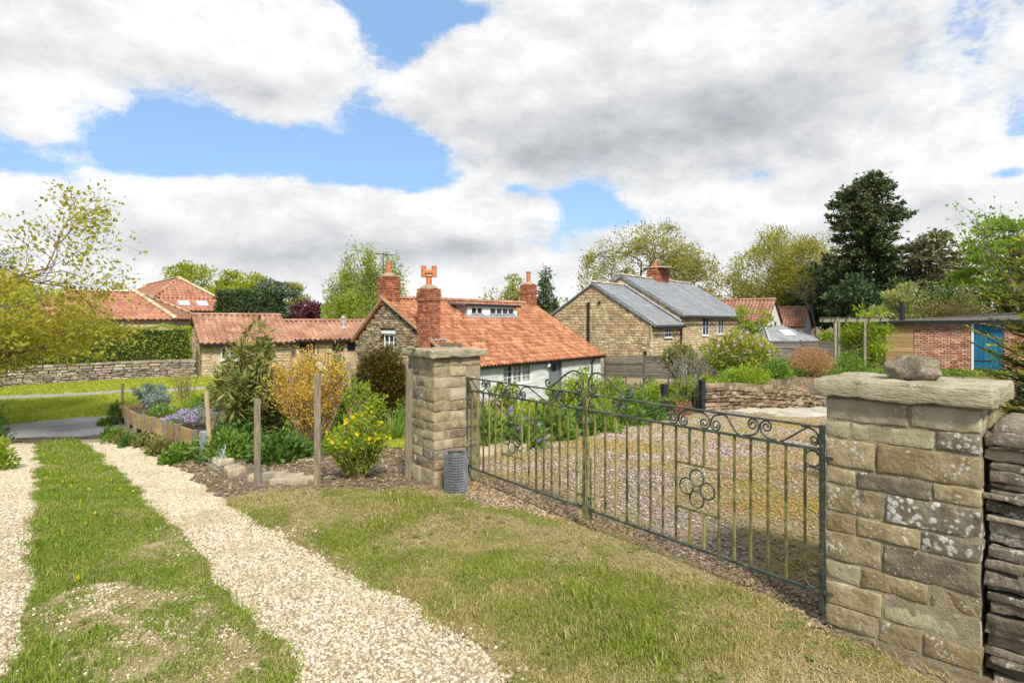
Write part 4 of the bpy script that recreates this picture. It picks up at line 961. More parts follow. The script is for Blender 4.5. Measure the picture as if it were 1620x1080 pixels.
def window(parent, plane, at0, a0, a1, z0, z1, cas=2, cols=1, rows=2, sill='white_paint', frame='white_paint', glass='glass', fw=.05, back=True, face=-1):
    """casement window; face -1 looks towards the negative axis"""
    f = -face; mb = MB()
    def B(x0, x1, d0, d1, y0, y1): d0, d1 = sorted((at0 + f * d0, at0 + f * d1)); mb.box(*pbox(plane, x0, x1, d0, d1, y0, y1))
    B(a0, a1, 0, .06, z0, z0 + fw); B(a0, a1, 0, .06, z1 - fw, z1); B(a0, a0 + fw, 0.001, .059, z0 + fw, z1 - fw); B(a1 - fw, a1, 0.001, .059, z0 + fw, z1 - fw)
    cw = (a1 - a0 - fw) / cas
    for c in range(1, cas): B(a0 + c * cw, a0 + c * cw + fw, 0.001, .059, z0 + fw, z1 - fw)
    for c in range(cas):
        x0 = a0 + c * cw + fw; x1 = a0 + (c + 1) * cw; bw = .022
        for k in range(1, cols): xx = x0 + (x1 - x0) * k / cols; B(xx - bw / 2, xx + bw / 2, .012, .045, z0 + fw, z1 - fw)
        for k in range(1, rows): zz = z0 + fw + (z1 - z0 - 2 * fw) * k / rows; B(x0, x1, .014, .043, zz - bw / 2, zz + bw / 2)
    w = mb.build('window', frame, parent)
    for c in range(cas):
        x0 = a0 + c * cw + fw; x1 = a0 + (c + 1) * cw; d0, d1 = sorted((at0 + f * .026, at0 + f * .032))
        MB().box(*pbox(plane, x0, x1, d0, d1, z0 + fw, z1 - fw)).build('pane', glass, w)
    if sill:
        d0, d1 = sorted((at0 - f * .05, at0 + f * .05)); MB().box(*pbox(plane, a0 - .04, a1 + .04, d0, d1, z0 - .07, z0 - .004)).build('sill', sill, w)
    return w
def wall_open(parent, plane, d0, d1, a0, a1, z0, z1, ops, m, name='wall'):
    """wall slab with real openings (x0,x1,z0,z1)"""
    xs = sorted({a0, a1, *[o[0] for o in ops], *[o[1] for o in ops]}); zs = sorted({z0, z1, *[o[2] for o in ops], *[o[3] for o in ops]}); mb = MB()
    for x, X in zip(xs, xs[1:]):
        for z, Z in zip(zs, zs[1:]):
            if any(o[0] <= x and X <= o[1] and o[2] <= z and Z <= o[3] for o in ops): continue
            mb.box(*pbox(plane, x, X, d0, d1, z, Z))
    return mb.build(name, m, parent)
def chimney(parent, s0, s1, t0, t1, z0, z1, brick='brick_red', limit=0, corbel=True, seed=1, joint='dark_joint'):
    c = bx('chimney', (s0 + .02, t0 + .02, z0), (s1 - .02, t1 - .02, z1), joint, parent); rg = random.Random(seed); items = []
    n = int((z1 - z0) / .078)
    for k in range(n):
        z = z0 + (k + .5) * (z1 - z0) / n; out = (.028 if k >= n - 6 and k < n - 2 else (.014 if k >= n - 2 else 0)) if corbel else 0
        for ax in (0, 1):
            lo, hi = (s0, s1) if ax == 0 else (t0, t1); lo -= out; hi += out; m_ = max(2, round((hi - lo) / .23)); off = .5 * (k % 2)
            for i in range(m_ + 1):
                a = lo + (i - off) * (hi - lo) / m_; b = a + (hi - lo) / m_; a = max(a, lo); b = min(b, hi)
                if b - a < .05: continue
                for sd in (0, 1):
                    e = (t0 - out + .05, t1 + out - .05)[sd] if ax == 0 else (s0 - out + .05, s1 + out - .05)[sd]
                    c_ = ((a + b) / 2, e, z) if ax == 0 else (e, (a + b) / 2, z); sz = (b - a - .01, .10, .068) if ax == 0 else (.10, b - a - .01, .068)
                    items.append((c_, sz, 0))
    items.sort(key=lambda it: (it[0][0] + it[0][1])); place_blocks(c, items, brick, 'brick', limit)
    MB().lathe([((s1 - s0) * .55, 0), ((s1 - s0) * .5, .05), ((s1 - s0) * .28, .14)], ((s0 + s1) / 2, (t0 + t1) / 2, z1), 12).build('flaunching', 'mortar', c)
    return c
def pot(ch, s, t, z, h, r=.11, m='terracotta'):
    return MB().lathe([(r * 1.1, 0), (r * 1.05, h * .1), (r * .95, h * .15), (r * .9, h * .85), (r * 1.12, h * .9), (r * 1.12, h), (r * .75, h), (r * .7, h * .4)], (s, t, z), 14).build('chimney_pot', m, ch, smooth=False)
def gutter(parent, s0, s1, t, z, r=.055):
    mb = MB(); n = 6; vs = []
    for s in (s0, s1):
        for i in range(n + 1): a = math.pi + math.pi * i / n; vs.append((s, t + math.cos(a) * r, z + math.sin(a) * r))
    mb.add(vs, [(i, i + 1, i + n + 2, i + n + 1) for i in range(n)] + [tuple(range(n + 1)), tuple(range(2 * n + 1, n, -1))])
    mb.build('gutter', 'gutter', parent)
ROT = math.atan2(.79, .61)

# ------------------------------------------------------------------ the cottage with orange pantiles
ZB = -2.15; c1 = thing('cottage', 'low cottage with long orange pantile roof, pale green wall and brick chimneys', 'house', (-1.88, 22, ZB), ROT)
Z = lambda z: z - ZB
LN, TR, TB = 10.3, 4.16, 6.0; ze, zr, zk = .0, 2.53, .90
gp = [(0, .16, 0), (0, .16, Z(ze) - .02), (0, TR, Z(zr) - .06), (0, TB, Z(zk) - .06), (0, TB, 0)]
body = MB().prism([(p[0] + .12, p[1], p[2]) for p in gp], (LN - .2, 0, 0)).build('wall', 'gable_joint', c1)
def roof_z(t, e=ze, r=zr, b=zk, tr=TR, tb=TB): return Z(e) + (r - e) * t / tr if t < tr else Z(r) + (b - r) * (t - tr) / (tb - tr)
gw = (3.62, 4.22, Z(.10), Z(1.08))
gtest = lambda a, z: z < roof_z(a) - .06 and not (gw[0] - .03 < a < gw[1] + .03 and gw[2] - .1 < z < gw[3] + .16)
gabl = bx('gable_wall', (.08, .02, 0), (.125, TB - .02, Z(zk) - .1), 'gable_joint', c1)
clad(body, 's', 0, .0, TB, .9, Z(zr), gtest, (.06, .13), (.09, .28), 'gable_rubble', 300, 3, depth=.16, proud=.02, gap=.008)
w_ = window(c1, 's', .055, *gw, cas=2, cols=1, rows=3, sill='white_paint'); bx('lintel', (-.02, gw[0] - .14, gw[3] + .02), (.10, gw[1] + .14, gw[3] + .14), 'white_paint', c1)
wops = [(2.5, 4.48, Z(-.98), Z(-.10)), (5.76, 6.68, 0.1, Z(-.14))]
fw_ = wall_open(c1, 't', 0, .16, .0, LN, 0, Z(ze) - .02, wops, 'painted_brick', 'front_wall')
clad(fw_, 't', 0, 0, LN, 0.02, Z(ze) - .08, (lambda a, z: not any(o[0] - .02 < a < o[1] + .02 and o[2] - .02 < z < o[3] + .02 for o in wops)), (.10, .125), (.28, .5), 'painted_brick', 0, 13, depth=.03, proud=.007, gap=.010)
wd = window(c1, 't', .05, *wops[0], cas=3, cols=2, rows=3, sill='white_paint', glass='glass_clear', fw=.09)
for a, b in ((2.56, 2.95), (3.2, 3.75), (3.9, 4.42)):
    mb = MB(); n = 9
    mb.add([(a + (b - a) * i / n, .135 + .014 * math.sin(i * 2.4), Z(-.95)) for i in range(n + 1)] + [(a + (b - a) * i / n, .135 + .014 * math.sin(i * 2.4), Z(-.12)) for i in range(n + 1)], [(i, i + 1, i + n + 2, i + n + 1) for i in range(n)])
    mb.build('curtain', 'curtain', wd)
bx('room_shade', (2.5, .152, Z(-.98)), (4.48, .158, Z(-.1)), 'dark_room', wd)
dr = bx('door', (5.80, .08, .1), (6.64, .13, Z(-.17)), 'door_grey', c1)
for k in range(1, 5): bx('door_plank', (5.80 + .168 * k - .012 - .15, .070, .14), (5.80 + .168 * k - .012, .0795, Z(-.2)), 'door_grey', dr)
bx('door_window', (6.08, .060, Z(-.62)), (6.36, .069, Z(-.30)), 'glass', dr); MB().tube([(6.56, .06, .95), (6.56, .04, 1.0)], .02, 6).build('handle', 'gutter', dr)
fr = MB(); fr.box((5.70, -.012, .1), (5.78, .1, Z(-.1))); fr.box((6.66, -.012, .1), (6.74, .1, Z(-.1))); fr.build('door_frame', 'door_grey', c1)
MB().lathe([(.03, 0), (.10, .06), (.11, .14), (.07, .22), (.0, .24)], (5.52, -.1, Z(-.42)), 10).build('wall_lamp', 'white_paint', c1, smooth=True)
rf = slab([(-.12, -.16, Z(ze) - .10), (LN + .1, -.16, Z(ze) - .10), (LN + .1, TR, Z(zr) - .02), (-.12, TR, Z(zr) - .02)]).build('roof', 'roof_under', c1)
slab([(-.12, TB + .15, Z(zk) - .14), (LN + .1, TB + .15, Z(zk) - .14), (LN + .1, TR + .005, Z(zr) - .02), (-.12, TR + .005, Z(zr) - .02)]).build('back_slope', 'pantile', rf)
tile_plane(rf, [(-.14, -.2, Z(ze) - .12), (LN + .12, -.2, Z(ze) - .12), (LN + .12, TR, Z(zr) - .02), (-.14, TR, Z(zr) - .02)], 'pantile', limit=300, tw=.225, tl=.275, seed=4, jit=.008)
ridge(rf, (-.12, TR, Z(zr) + .0), (LN + .1, TR, Z(zr) + .0), 'pantile_old', .40, .15)
gutter(c1, -.1, LN + .1, -.22, Z(ze) - .13); MB().bar((-.1, -.17, Z(ze) - .14), (LN + .1, -.17, Z(ze) - .14), .02, .12).build('fascia', 'gutter', c1)
MB().tube([(9.35, -.20, Z(ze) - .16), (9.35, -.05, Z(ze) - .4), (9.35, -.05, .1)], .04, 6).build('downpipe', 'gutter', c1)
vg = MB(); vg.bar((-.13, -.18, Z(ze) - .08), (-.13, TR, Z(zr) - .01), .04, .06); vg.bar((-.13, TR, Z(zr) - .01), (-.13, TB + .1, Z(zk) - .08), .04, .06); vg.build('verge_strip', 'mortar', rf)
ch1 = chimney(c1, -.22, .44, 1.40, 2.02, Z(.45), Z(2.84), 'brick_red', 220); pot(ch1, .11, 1.71, Z(2.96), .38, .12)
hc = MB(); hz = Z(3.34) + .13; ca, cb = .61 * .2, -.79 * .2
hc.tube([(.11 - ca, 1.71 - cb, hz), (.11 + ca, 1.71 + cb, hz)], .10, 10)
for q_ in (-1, 1): hc.tube([(.11 + q_ * ca, 1.71 + q_ * cb, hz - .2), (.11 + q_ * ca, 1.71 + q_ * cb, hz + .24)], .10, 10)
hc.rot = None; hcow = hc.build('chimney_cowl', 'terracotta', ch1, smooth=False)
MB().bar((-.1, 1.33, Z(.90)), (.66, 1.33, Z(.90)), .16, .05).build('flashing', 'lead', ch1)
ch2 = chimney(c1, -.08, .56, TR - .32, TR + .30, Z(2.25), Z(3.42), 'brick_red', 60, seed=2); pot(ch2, .24, TR, Z(3.5), .52, .11)
ch3 = chimney(c1, LN - .72, LN - .06, TR - .3, TR + .3, Z(2.25), Z(3.55), 'brick_red', 60, seed=3); pot(ch3, LN - .4, TR, Z(3.62), .62, .12)
ae = MB(); ax, ay, az = .25, TR + .35, Z(3.2); ae.tube([(ax, ay, az - .5), (ax, ay, az + 1.2)], .016, 5); ae.tube([(ax - .5, ay, az + 1.15), (ax + .5, ay, az + 1.15)], .010, 4)
for k in range(7): ae.tube([(ax - .45 + .15 * k, ay - .18, az + 1.15), (ax - .45 + .15 * k, ay + .18, az + 1.15)], .007, 4)
ae.build('aerial', 'gutter', ch2)
# dormer
dt, d0, d1, zb_, zt_ = 2.90, 3.6, 7.2, 1.78, 2.28
dm = bx('dormer', (d0, dt + .02, Z(zb_) - .15), (d1, TR, Z(zt_)), 'white_paint', c1)
ops = [(3.86, 4.62, Z(1.95), Z(2.19)), (5.15, 6.95, Z(1.95), Z(2.19))]
wall_open(dm, 't', dt - .03, dt + .018, d0, d1, Z(1.88), Z(zt_), ops, 'white_paint', 'front_board')
bx('apron', (d0 - .03, dt - .12, Z(zb_) - .06), (d1 + .03, dt + .012, Z(1.878)), 'lead', dm)
for o, c in ((ops[0], 2), (ops[1], 4)):
    mb = MB(); n = c; cw = (o[1] - o[0]) / n
    for i in range(n + 1): x = o[0] + i * cw; mb.box((x - .03, dt - .025, o[2]), (x + .03, dt + .01, o[3]))
    fo = mb.build('window_frame', 'white_paint', dm); bx('pane', (o[0], dt + .004, o[2]), (o[1], dt + .017, o[3]), 'glass', dm); bx('window_sill', (o[0] - .05, dt - .07, o[2] - .05), (o[1] + .05, dt - .031, o[2] - .004), 'lead', dm)
MB().prism([(d0 - .012, dt - .02, Z(zb_) - .1), (d0 - .012, dt - .02, Z(zt_)), (d0 - .012, TR - .2, Z(zt_) + .05)], (.010, 0, 0)).build('cheek', 'lead', dm)
MB().prism([(d0 - .22, dt - .12, Z(zt_)), (d1 + .15, dt - .12, Z(zt_)), (d1 + .15, TR, Z(zt_) + .12), (d0 - .22, TR, Z(zt_) + .12)], (0, 0, .07)).build('flat_roof', 'felt', dm)
MB().bar((d0 - .23, dt - .135, Z(zt_) + .03), (d1 + .16, dt - .135, Z(zt_) + .03), .02, .10).build('roof_edge', 'gutter', dm)

# ------------------------------------------------------------------ the slate-roofed stone house
ZB2 = -2.1; Z2 = lambda z: z - ZB2
h2 = thing('stone_house', 'honey stone house with stepped grey slate roofs and wide brick chimney', 'house', (7.86, 34, ZB2), ROT)
def rz2(t, e, tr, r, tb, b): return Z2(e) + (r - e) * t / tr if t < tr else Z2(r) + (b - r) * (t - tr) / (tb - tr)
lo_ = (1.5, 3.86, 3.9, 7.0, 1.95); hi_ = (2.08, 4.1, 4.6, 8.2, 2.08)
bl = MB().prism([(.10, .1, 0), (.10, .1, Z2(lo_[0]) - .02), (.10, lo_[1], Z2(lo_[2]) - .08), (.10, lo_[3], Z2(lo_[4]) - .05), (.10, lo_[3], 0)], (4.05, 0, 0)).build('wall', 'block_joint', h2)
bh = MB().prism([(4.2, .1, 0), (4.2, .1, Z2(hi_[0]) - .02), (4.2, hi_[1], Z2(hi_[2]) - .08), (4.2, hi_[3], Z2(hi_[4]) - .05), (4.2, hi_[3], 0)], (12.1, 0, 0)).build('wall', 'block_joint', h2)
clad(bl, 's', .06, .02, lo_[3], .6, Z2(lo_[2]), lambda a, z: z < rz2(a, *lo_) - .10, (.13, .19), (.2, .46), 'block_stone', 300, 5, depth=.14, gap=.016, order=lambda it: it[0][1] * .6 - it[0][2] * .4)
lw = (1.85, 2.85, Z2(.66), Z2(1.40)); uw = [(7.9, 9.1, Z2(.66), Z2(1.86)), (10.9, 12.1, Z2(.7), Z2(1.86))]
noop = lambda ops: (lambda a, z: not any(o[0] - .04 < a < o[1] + .04 and o[2] - .12 < z < o[3] + .03 for o in ops))
n1_ = noop([lw]); n2_ = noop(uw)
clad(bl, 't', .06, .0, 4.14, .6, Z2(lo_[0]) - .05, n1_, (.13, .19), (.2, .45), 'cream_stone', 0, 6, depth=.14, gap=.016)
clad(bh, 't', .06, 4.2, 16.3, .6, Z2(hi_[0]) - .05, n2_, (.12, .18), (.22, .5), 'cream_stone', 0, 7, depth=.14, gap=.014)
clad(bh, 's', 4.16, .1, hi_[3], Z2(1.2), Z2(hi_[2]), lambda a, z: z < rz2(a, *hi_) - .10 and z > rz2(a, *lo_) - .2, (.13, .19), (.2, .46), 'block_stone', 60, 8, depth=.14)
window(h2, 't', .04, *lw, cas=2, cols=2, rows=3); [window(h2, 't', .04, *o, cas=2, cols=1, rows=2) for o in uw]
for o in [lw] + uw: bx('lintel', (o[0] - .15, .012, o[3] + .035), (o[1] + .15, .09, o[3] + .20), 'cream_stone', h2)
def slate_roof(parent, s0, s1, sp, nm):
    e, tr, r, tb, b = sp; sl = (r - e) / tr
    f = [(s0, -.25, Z2(e) - .25 * sl), (s1, -.25, Z2(e) - .25 * sl), (s1, tr, Z2(r)), (s0, tr, Z2(r))]
    o = slab(f, .08).build('roof', 'slate', parent); tile_plane(o, [Vector(p) + Vector((0, 0, .004)) for p in f], 'slate', 'slate', 0, 'slate', .30, .24, .004)
    slab([(s0, tb + .2, Z2(b) - .15), (s1, tb + .2, Z2(b) - .15), (s1, tr + .005, Z2(r)), (s0, tr + .005, Z2(r))], .08).build('back_slope', 'slate', o)
    ridge(o, (s0, tr, Z2(r) + .02), (s1, tr, Z2(r) + .02), 'cream_stone', .5, .13, 'ridge_stone'); gutter(parent, s0, s1, -.32, Z2(e) - .22, .07)
    return o
slate_roof(h2, -.06, 4.12, lo_, 'low'); ro = slate_roof(h2, 4.05, 16.5, hi_, 'high')
MB().bar((3.97, -.1, Z2(1.62)), (3.97, 3.9, Z2(4.10)), .22, .05).build('flashing', 'lead', h2); MB().bar((10.9, -.2, Z2(2.08) - .06), (10.9, 4.0, Z2(4.6) - .02), .10, .10).build('party_ridge', 'lead', ro)
for s, z_ in ((4.05, 1.4), (16.2, 1.9)): MB().tube([(s, -.30, Z2(z_)), (s, -.05, Z2(z_) - .3), (s, -.05, .2)], .05, 6).build('downpipe', 'gutter', h2)
MB().tube([(-.03, 4.10, Z2(2.75)), (-.03, 4.10, Z2(-.2))], .075, 8).build('soil_pipe', 'gutter', h2); bx('vent', (-.04, 3.32, Z2(2.62)), (.03, 3.46, Z2(2.78)), 'gutter', h2); bx('vent', (-.04, .35, Z2(-.25)), (.03, .5, Z2(-.1)), 'gutter', h2)
ch4 = chimney(h2, 8.9, 11.0, 4.1 - .38, 4.1 + .38, Z2(4.2), Z2(5.45), 'brick_red', 0, seed=5); pot(ch4, 9.4, 4.1, Z2(5.45), .5, .16); 

# ------------------------------------------------------------------ white pantiled houses and slate sunroom behind
def simple_house(name, label, loc, rot, ln, wd, zb, ze_, zr_, wallm, roofm, lim=0, win=()):
    t = thing(name, label, 'house', (loc[0], loc[1], zb), rot); e, r = ze_ - zb, zr_ - zb
    wl = MB().prism([(0, .0, 0), (0, .0, e), (0, wd / 2, r - .05), (0, wd, e), (0, wd, 0)], (ln, 0, 0)).build('wall', wallm, t)
    sl = (r - e) / (wd / 2); rf = None
    for sg in (0, 1):
        y0 = -.2 if sg == 0 else wd + .2
        f = [(-.15, y0, e - .2 * sl), (ln + .15, y0, e - .2 * sl), (ln + .15, wd / 2 + (.003 if sg else 0), r), (-.15, wd / 2 + (.003 if sg else 0), r)]
        o = slab(f, .07).build('roof', 'roof_under', t); tile_plane(o, f, roofm, 'pan', lim, 'tile', .27, .32); rf = rf or o
    ridge(rf, (-.15, wd / 2, r + .02), (ln + .15, wd / 2, r + .02), roofm, .45, .14)
    for (pl, a0, a1, z0_, z1_, c) in win: window(t, pl, -.03, a0, a1, z0_ - zb, z1_ - zb, cas=c, cols=1, rows=2)
    return t
A_ = np.array([.61, .79]); B_ = np.array([-.79, .61])
p = np.array([18.9, 45]) + 3.9 * A_
h3 = simple_house('white_house', 'white rendered house gable with red pantile roof right of the stone house', p, ROT + math.pi / 2, 9, 3.9, -1.2, 1.66, 3.25, 'white_render', 'pantile_old', 0, [('s', 1.2, 2.0, .1, 1.6, 1)])
c = chimney(h3, 5.0, 5.9, 1.6, 2.3, 4.0, 5.0, 'cream_stone', 0, seed=9, joint='cream_stone'); pot(c, 5.4, 1.95, 5.0, .35, .14)
MB().tube([(.05, 4.05, 2.7), (.05, 4.05, .2)], .06, 6).build('downpipe', 'gutter', h3)
p = np.array([24.7, 51.5]) + 3.2 * A_
simple_house('white_house', 'smaller white gabled house with red roof behind the slate sunroom', p, ROT + math.pi / 2, 5, 3.2, -1.2, 1.3, 2.78, 'white_render', 'pantile_old', 0)
sr = thing('sunroom', 'low slate hipped sunroom with roof window behind the board fence', 'sunroom', (18.0, 42.3, -1), math.radians(20))
bx('wall', (.2, .2, 0), (4.6, 3.6, 1.2), 'white_render', sr); h_ = 2.2; ap = (2.6, 1.9, h_)
q = [(0, 0, 1.15), (4.8, 0, 1.15), (4.8, 3.8, 1.15), (0, 3.8, 1.15)]; r0, r1 = (1.3, 1.9, h_), (3.0, 1.9, h_)
rfm = MB().add(q + [r0, r1], [(0, 1, 5, 4), (1, 2, 5), (2, 3, 4, 5), (3, 0, 4), (0, 3, 2, 1)]).build('roof', 'slate', sr)
tile_plane(rfm, [q[0], q[1], r1, r0], 'slate', 'slate', 0, 'slate', .3, .24); tile_plane(rfm, [q[1], q[2], r1], 'slate', 'slate', 0, 'slate', .3, .24)
hp = MB()
for a, b in ((q[0], r0), (q[1], r1), (r0, r1), (q[2], r1)): hp.bar(Vector(a) + Vector((0, 0, .05)), Vector(b) + Vector((0, 0, .05)), .14, .06)
hp.build('hip_strip', 'lead', rfm)
sk = slab([(1.9, .62, 1.56), (2.9, .62, 1.56), (2.9, 1.25, 1.91), (1.9, 1.25, 1.91)], -.07).build('roof_window', 'white_paint', rfm); slab([(1.98, .68, 1.66), (2.82, .68, 1.66), (2.82, 1.18, 1.94), (1.98, 1.18, 1.94)], -.02).build('pane', 'skylight', sk) if False else None
slab([(1.98, .68, 1.60), (2.82, .68, 1.60), (2.82, 1.18, 1.88), (1.98, 1.18, 1.88)], -.085).build('roof_glass', 'skylight', rfm)
c = thing('far_chimney', 'small far orange chimney stack above the slate house roof end', 'chimney', (20.2, 62, -1), .6); chimney(c, 0, .9, 0, .7, 3.5, 5.2, 'brick_red', 0, seed=12); bx('house_wall', (-2, -.5, 0), (3, 3, 3.5), 'white_render', c)

# ------------------------------------------------------------------ outbuildings across the road
ZB4 = -1.05; Z4 = lambda z: z - ZB4; rot4 = math.atan2(.57, .82)
ob = thing('outbuilding', 'long low stone outbuilding with faded pantile roofs beyond the shrubs', 'outbuilding', (-13.8, 27, ZB4), rot4)
MB().prism([(.08, .08, 0), (.08, .08, Z4(.66)), (.08, 2.45, Z4(1.80)), (.08, 4.9, Z4(.66)), (.08, 4.9, 0)], (3.8, 0, 0)).build('wall', 'block_joint', ob)
ww = (.78, 1.50, Z4(-.16), Z4(.40))
cl = bx('front_wall', (.04, .07, 0), (3.9, .10, Z4(.6)), 'block_joint', ob)
clad(cl, 't', .05, 0, 3.9, .0, Z4(.64), noop([ww]), (.10, .16), (.18, .42), 'cream_stone', 160, 9, depth=.12)
clad(cl, 's', .05, .05, 4.9, .0, Z4(1.8), lambda a, z: z < Z4(.66) + 1.14 * (a / 2.45 if a < 2.45 else (4.9 - a) / 2.45) - .06, (.10, .16), (.18, .42), 'block_stone', 0, 10, depth=.12)
window(ob, 't', .02, *ww, cas=2, cols=2, rows=3, sill='white_paint')
f = [(-.12, -.2, Z4(.58)), (4.0, -.2, Z4(.58)), (4.0, 2.45, Z4(1.88)), (-.12, 2.45, Z4(1.88))]; o = slab(f).build('roof', 'roof_under', ob); tile_plane(o, f, 'pantile_old', limit=160, tw=.25, tl=.3)
slab([(-.12, 5.1, Z4(.58)), (4.0, 5.1, Z4(.58)), (4.0, 2.455, Z4(1.88)), (-.12, 2.455, Z4(1.88))]).build('back_slope', 'pantile_old', o); ridge(o, (-.12, 2.45, Z4(1.9)), (4.0, 2.45, Z4(1.9)), 'pantile_old')
gutter(ob, -.1, 4.0, -.26, Z4(.55))
wing = [(4.35, 5.1, Z4(.0), Z4(.58)), (6.0, 6.6, Z4(.0), Z4(.55)), (6.75, 7.35, Z4(.0), Z4(.55))]
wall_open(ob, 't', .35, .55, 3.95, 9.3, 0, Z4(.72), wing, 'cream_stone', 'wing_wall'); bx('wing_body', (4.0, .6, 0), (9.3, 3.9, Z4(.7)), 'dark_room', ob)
for o_ in wing: window(ob, 't', .42, *o_, cas=1, cols=2 if o_[0] < 5 else 1, rows=1, frame='timber_frame' if o_[0] > 5 else 'gutter', sill=None)
f = [(3.98, .12, Z4(.66)), (9.4, .12, Z4(.66)), (9.4, 2.2, Z4(1.60)), (3.98, 2.2, Z4(1.60))]; o = slab(f).build('roof', 'roof_under', ob); tile_plane(o, f, 'pantile_old', limit=120, tw=.25, tl=.3, seed=3)
slab([(3.98, 4.2, Z4(.66)), (9.4, 4.2, Z4(.66)), (9.4, 2.205, Z4(1.60)), (3.98, 2.205, Z4(1.60))]).build('back_slope', 'pantile_old', o); ridge(o, (3.98, 2.2, Z4(1.62)), (9.4, 2.2, Z4(1.62)), 'pantile_old')
gutter(ob, 4.0, 9.4, .06, Z4(.62)); MB().lathe([(.16, 0), (.10, .12), (.085, .14), (.085, .5), (.13, .52), (.13, .6), (.02, .66)], (6.9, 1.35, Z4(1.22)), 10).build('flue', 'lead', o)

# far hipped houses, upper left
def hip_house(name, label, loc, rot, ln, wd, zb, ze_, zr_, wallm, roofm, hips=(True, True), hl=None):
    t = thing(name, label, 'house', (loc[0], loc[1], zb), rot); e, r = ze_ - zb, zr_ - zb; hl = hl or wd / 2
    bx('wall', (.25, .25, 0), (ln - .25, wd - .25, e), wallm, t); q = [(0, 0, e - .05), (ln, 0, e - .05), (ln, wd, e - .05), (0, wd, e - .05)]
    a = (hl if hips[0] else 0, wd / 2, r); b = (ln - (hl if hips[1] else 0), wd / 2, r)
    o = MB().add(q + [a, b], [(0, 1, 5, 4), (1, 2, 5), (2, 3, 4, 5), (3, 0, 4), (0, 3, 2, 1)]).build('roof', 'roof_under', t)
    tile_plane(o, [q[0], q[1], b, a], roofm, tw=.30, tl=.34); tile_plane(o, [q[1], q[2], b], roofm, tw=.30, tl=.34); tile_plane(o, [q[3], q[0], a], roofm, tw=.30, tl=.34); tile_plane(o, [q[2], q[3], a, b], roofm, tw=.30, tl=.34)
    for u, v in ((q[0], a), (q[1], b), (q[2], b), (a, b)): ridge(o, Vector(u) + Vector((0, 0, .06)), Vector(v) + Vector((0, 0, .03)), 'cream_stone', .5, .15)
    return t, o
mat('pantile_far', (.35, .155, .10), (.50, .26, .17), scale=1.3, var=.10, rough=.9, third=(.43, .20, .13))
t, o = hip_house('hipped_house', 'far house with big orange hipped roof and two roof windows', (-22.2, 45.9), math.radians(131), 16.0, 4.4, -1, 3.3, 4.85, 'cream_stone', 'pantile_far')
lean = [(-1.9, -.5, 3.32), (-1.9, 3.9, 3.32), (.3, 3.9, 4.36), (.3, -.5, 4.36)]
lo2 = slab(lean, .07).build('porch_roof', 'roof_under', t); tile_plane(lo2, lean, 'pantile_far', tw=.30, tl=.34)
bx('porch_wall', (-1.6, -.2, 0), (.2, 3.7, 3.38), 'white_render', t)
for y0 in (1.0, 2.2):
    sk = slab([(-1.2, y0, 3.68), (-1.2, y0 + .7, 3.68), (-.5, y0 + .7, 4.01), (-.5, y0, 4.01)], -.10).build('roof_window', 'skylight', lo2)
hip_house('hipped_house', 'nearer far house with low hipped pantile roof behind the hedge', (-27.9, 31.7, -1), math.radians(14), 9.4, 6.0, -1, 1.72, 3.30, 'cream_stone', 'pantile_far')[0]
nh = [o for o in bpy.data.objects if o.name.startswith('hipped_house')][-1]; window(nh, 't', .2, 4.6, 5.5, 1.75, 2.45, cas=2, cols=1, rows=1); 

# ------------------------------------------------------------------ brick shed
ZS = -.35; sh = thing('brick_shed', 'low red brick shed with teal door and part timber front', 'shed', (16.0, 26.0, ZS), math.atan2(-.6, .8))
zt = 1.52 - ZS
bx('wall', (.06, .10, 0), (6.2, 3.2, zt), 'brick_joint', sh)
door = (3.02, 3.92, .05, zt - .03)
it = []; k = 0; rg = random.Random(17)
for r in range(int(zt / .075)):
    z = (r + .5) * .075; a = 1.02 - (.1125 if r % 2 else 0)
    while a < 6.1:
        b = a + .225; a0, b0 = max(a, 1.02), min(b, 6.1); a = b
        if b0 > door[0] - .09 and a0 < door[1] + .03:
            if a0 < door[0] - .09: b0 = door[0] - .10
            elif b0 > door[1] + .03: a0 = door[1] + .03
            else: continue
        if b0 - a0 < .04: continue
        it.append((((a0 + b0) / 2, .09 + rg.uniform(-.006, .006), z), (b0 - a0 - .016, .10, .060), 0))
it.sort(key=lambda i: -i[0][2]); wl = [c for c in sh.children][0]; place_blocks(wl, it, 'brick_washed', 'brick', 300)
for k in range(9):
    MB().box((.0, .03, .06 + k * .20), (1.0, .10, .06 + k * .20 + .19)).build('board', 'wood_new', sh, bevel=.006)
mb = MB()
for z_ in (.35, 1.45): mb.box((door[0] + .02, .036, z_), (door[0] + .55, .044, z_ + .045))
mb.build('hinge', 'gutter', sh); bx('latch', (door[1] - .14, .03, .95), (door[1] - .05, .044, 1.02), 'gutter', sh)
for k in range(6): bx('door_plank', (door[0] + k * .15, .045, .05), (door[0] + k * .15 + .146, .08, door[3]), 'door_teal', sh, .006)
fm = MB(); fm.box((door[0] - .085, .02, 0), (door[0] - .01, .095, zt)); fm.box((door[0] - .01, .02, door[3] + .004), (door[1] + .02, .095, zt)); fm.build('door_frame', 'white_paint', sh)
MB().prism([(-.2, -.18, zt + .04), (6.4, -.18, zt + .10), (6.4, 3.4, zt + .48), (-.2, 3.4, zt + .08)], (0, 0, .06)).build('roof', 'felt', sh)
MB().bar((-.2, -.195, zt + .03), (6.4, -.195, zt + .09), .03, .11).build('fascia', 'gutter', sh)
MB().prism([(1.2, 2.8, zt + .15), (6.3, 2.8, zt + .55), (6.3, 2.8, zt + .62), (1.2, 2.8, zt + .18)], (0, .22, 0)).build('parapet', 'felt', sh)
MB().tube([(.55, .8, zt), (.55, .8, zt + .85)], .10, 10).build('flue', 'gutter', sh)

